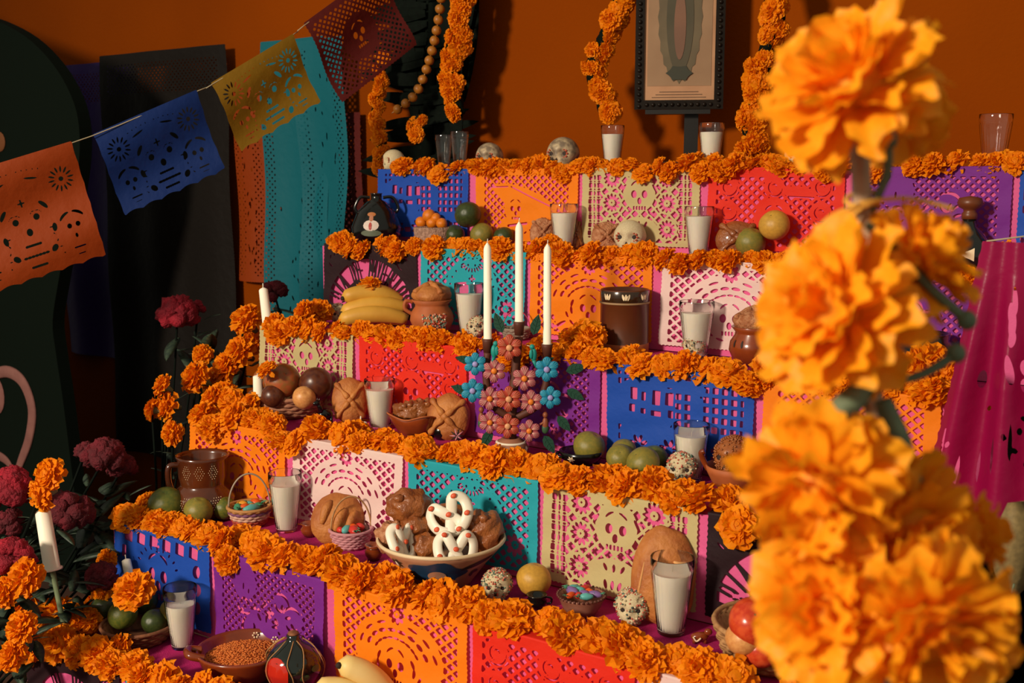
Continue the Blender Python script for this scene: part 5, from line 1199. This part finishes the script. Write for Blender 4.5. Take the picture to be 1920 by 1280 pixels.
# ============================================================ tall marigolds close to the camera
BPM = []
M_bigp = mat('big_marigold_petal', 'ffffff', .55, 'ffe2bc', 25, island=['fb9c06', 'ffc022'], tl=.35, spec=.4)
rb = random.Random(3)
for i in range(5):
    g = petal(Vector((1, 0, 0)), Vector((0, 0, 1)), 1.0, .46, .08, 8, 6, rb, .02, rb.uniform(-.12, .12)); n = 7
    v = [(x, y, z+.05*math.sin(y*26)*x+.04*math.sin(x*9+i)) for x, y, z in g[0]]
    BPM.append(mesh('petal', (v, g[1]), M_bigp))
M_cal = mat('calyx_green', '6a7a5c', .55, '556650', 18)
def camv(a): return (Rv*a[0]+Uv*a[1]-Fv*a[2]).normalized()
def big_flower(px, py, R, ax, d, label, seed, stem_to=None, calyx=1.0, tilt=0):
    P = at(px, py, d); r = m(R, P); A = camv(ax); r0 = random.Random(seed); base = P-A*r*.35
    t = thing('tall_marigold', label, 'flower', base, 0, 'tall foreground marigolds'); t.rotation_mode = 'QUATERNION'; t.rotation_quaternion = axis_rot(A, r0.uniform(0, 6))
    for (e, n, L) in ((-18, 11, 1.0), (4, 13, 1.04), (24, 12, 1.05), (43, 10, 1.0), (60, 7, .95), (78, 4, .9)):
        for i in range(n):
            a = 2*math.pi*(i+r0.uniform(-.3, .3))/n+e; o = link('petal', r0.choice(BPM), t); l = r*L*r0.uniform(.88, 1.1)
            o.scale = (l, l*r0.uniform(.8, 1.15), l); o.rotation_euler = (r0.uniform(-.3, .3), -R_(e+r0.uniform(-8, 8)), a)
    part('core', ell((0, 0, r*.15), (r*.38, r*.38, r*.34), 16, 10), M_bigp, t)
    L = r*calyx
    part('calyx', lathe([(0, -L*.95), (r*.10, -L*.95), (r*.2, -L*.6), (r*.27, -L*.2), (r*.3, 0), (r*.2, r*.1), (0, r*.1)], 14, .05, 7), M_cal, t)
    if stem_to is not None:
        inv = t.matrix_basis.inverted(); q = inv @ stem_to; part('stem', tube(spline([(0, 0, -L*.9), (q.x*.3, q.y*.3, min(-L*1.3, q.z*.5)), tuple(q)], 6), r*.05, 8), M_cal, t)
    return t
D = .60
cane = lambda py, dd=0: at(1610+(py-250)*.055, py, D+.05+dd)
for i, (px, py, R, ax, d, lab, st, cal) in enumerate((
    (1582, 128, 172, (-.55, .55, .5), D, 'topmost tall marigold, brightly lit, leaning over the altar', 420, .9), (1700, 215, 100, (.7, .1, -.5), D+.09, 'shaded marigold behind the topmost one', 480, .8),
    (1535, 575, 172, (-.75, .25, .5), D, 'large ragged marigold at mid height of the cane', 760, .8), (1745, 470, 118, (.45, .55, .5), D+.03, 'marigold at mid height beside the string tie', 640, .8),
    (1530, 930, 165, (-.4, -.45, .75), D-.01, 'drooping marigold below the pale green calyx tubes', 735, 1.0), (1730, 1000, 150, (.5, -.15, .8), D+.01, 'marigold facing sideways in the lower cluster', 800, 1.0),
    (1545, 1150, 165, (-.5, .1, .85), D-.01, 'marigold over the straw basket of red fruit', 1300, .8), (1765, 1205, 175, (.25, -.45, .85), D-.03, 'lowest broad marigold at the picture bottom', 1080, .8), (1845, 1000, 80, (.85, .1, .2), D+.07, 'small shaded marigold at the outer side of the lower cluster', 1100, .7))):
    big_flower(px, py, R, ax, d, lab, 40+i, cane(st), cal)
top, bot = cane(180), cane(1000); dirc = (bot-top).normalized(); low = top+dirc*((FLOOR-top.z)/dirc.z)
t = thing('flower_cane', 'pale cane tied with yellow string carrying the tall marigolds', 'cane', low)
part('rod', tube([top-low, (top-low)*.5, (0, 0, 0)], lambda u: .0055, 10), mat('pale_cane', 'c8a888', .6, 'b09070', 40), t)
M_tie = mat('yellow_raffia', 'd8a040', .7)
for i, py in enumerate((372, 384, 392)):
    c0 = cane(py)-low; part('string_tie', tube([c0+Vector((.009*math.cos(a), .009*math.sin(a), .004*math.sin(a+i))) for a in np.linspace(0, 6.28, 16, endpoint=False)], .0016, 5, True), M_tie, t)
for (pp) in (((1610, 385), (1560, 405), (1525, 440)), ((1612, 380), (1700, 372), (1790, 392)), ((1618, 388), (1590, 420), (1610, 470))):
    part('string_end', tube(spline([at(a, b, D+.04)-low for a, b in pp], 6), .0014, 5), M_tie, t)
def loose(pp, r0, r1, label, nm='marigold_stalk', d=D+.02, ball=None, mt=None):
    q = spline([at(a, b, d+dd) for a, b, *e in pp for dd in (e or [0])], 6); base = q[-1]; t = thing(nm, label, 'stem', base, 0, 'bare stalks of the tall marigolds')
    part('stalk', tube([p-base for p in q], lambda u: r0+(r1-r0)*u, 8), mt or M_cal, t)
    if ball: part('node', ell(tuple(q[0]-base if ball == 1 else (0, 0, 0)), (r1*1.8,)*3, 10, 8), mt or M_cal, t)
    return t
loose([(1625, 420), (1690, 480), (1745, 540), (1812, 600)], .0022, .0032, 'thin bent green stalk crossing in front of the dark pot', ball=2)
loose([(1655, 722), (1720, 705), (1760, 685), (1792, 662)], .0022, .0032, 'short bare stalk ending in a pale node', ball=2)
loose([(1645, 560), (1640, 640), (1632, 730)], .0035, .0045, 'upright pale stalk beside the cane', d=D+.03)
loose([(1625, 720), (1580, 770), (1530, 850)], .006, .0105, 'thick grey-green calyx tube leaning to the drooping marigold', 'calyx_tube', d=D)
loose([(1655, 750), (1682, 820), (1700, 905)], .005, .0095, 'thick grey-green calyx tube leaning outward', 'calyx_tube', d=D+.02)
t = thing('cane_leaf', 'dark green leaf behind the string tie on the cane', 'leaf', at(1640, 400, D+.05)); o = link('leaf_blade', LF, t); o.scale = (.05,)*3; o.rotation_euler = (.6, .9, .4); part('leaf_stalk', tube([(0, 0, 0), (-.012, 0, .004)], .001, 5), M_cal, t)

# ============================================================ magenta paper hanging at the far end
def pat_drape(W, L):
    c = Cut(W, L, top=.2, h=.3); r = random.Random(6)
    for i in range(9): c.cut(c.el(r.uniform(2, W-2), r.uniform(4, L*.55), r.uniform(.25, .9), r.uniform(.7, 2.2), r.uniform(-.3, .3)))
    for i in range(7): c.cut(c.el(2+i*2.7, L*r.uniform(.62, .9), .25, r.uniform(2, 6), r.uniform(-.04, .04)))
    for i in range(10): c.cut(c.el(r.uniform(2, W-2), r.uniform(L*.5, L*.95), .35, .55, r.uniform(-1, 1)))
    return c.border(.4, 2.0)
dm = 1.55
A = at(1850, 455, dm); V2, F2 = pat_drape(20, 42).mesh2d(); Xm = (Rv*.75-Fv*.66).normalized(); Xm.z = 0; Xm.normalize(); Nm = Vector((Xm.y, -Xm.x, 0))
def fnm(a, b):
    a = a/100-.02; b = b/100; k = .38+b*1.6
    return np.outer(a*np.clip(k, .3, 1.0)-b*.14, np.array(Xm))+np.outer(.014*np.sin(a*75+b*3)*np.clip(b*5, .2, 1), np.array(Nm))+np.outer(-b, np.array((0, 0, 1)))
build_sheet(V2, F2, fnm, mat('magenta_foil', '9c0a48', .35, bump=.2, bscale=30, tl=.3), 'gathered shiny magenta cut paper hanging at the far end of the altar', name='hanging_paper', loc=A)
q = at(1850, 452, dm); single('hanging_string', tube([(0, 0, 0), tuple(at(2020, 430, dm)-q)], .0012, 5), MATS['string'], 'thin string from which the magenta paper hangs', 'string', q)
q = at(1912, 940, 1.3); t = thing('dried_leaf', 'dry olive-brown leaf hanging at the picture edge', 'leaf', q); o = link('leaf_blade', mesh('leaf_blade', blade(1, .5, .05, 8, .2), mat('dry_leaf', '8a7448', .7, '75623c', 20)), t); o.scale = (.13, .13, .13); o.rotation_euler = (R_(60), R_(85), face(q)); part('tendril', tube(spline([(0, 0, -.1), (-.006, 0, -.14), (-.016, 0, -.17)], 5), .0012, 5), M_cal, t)
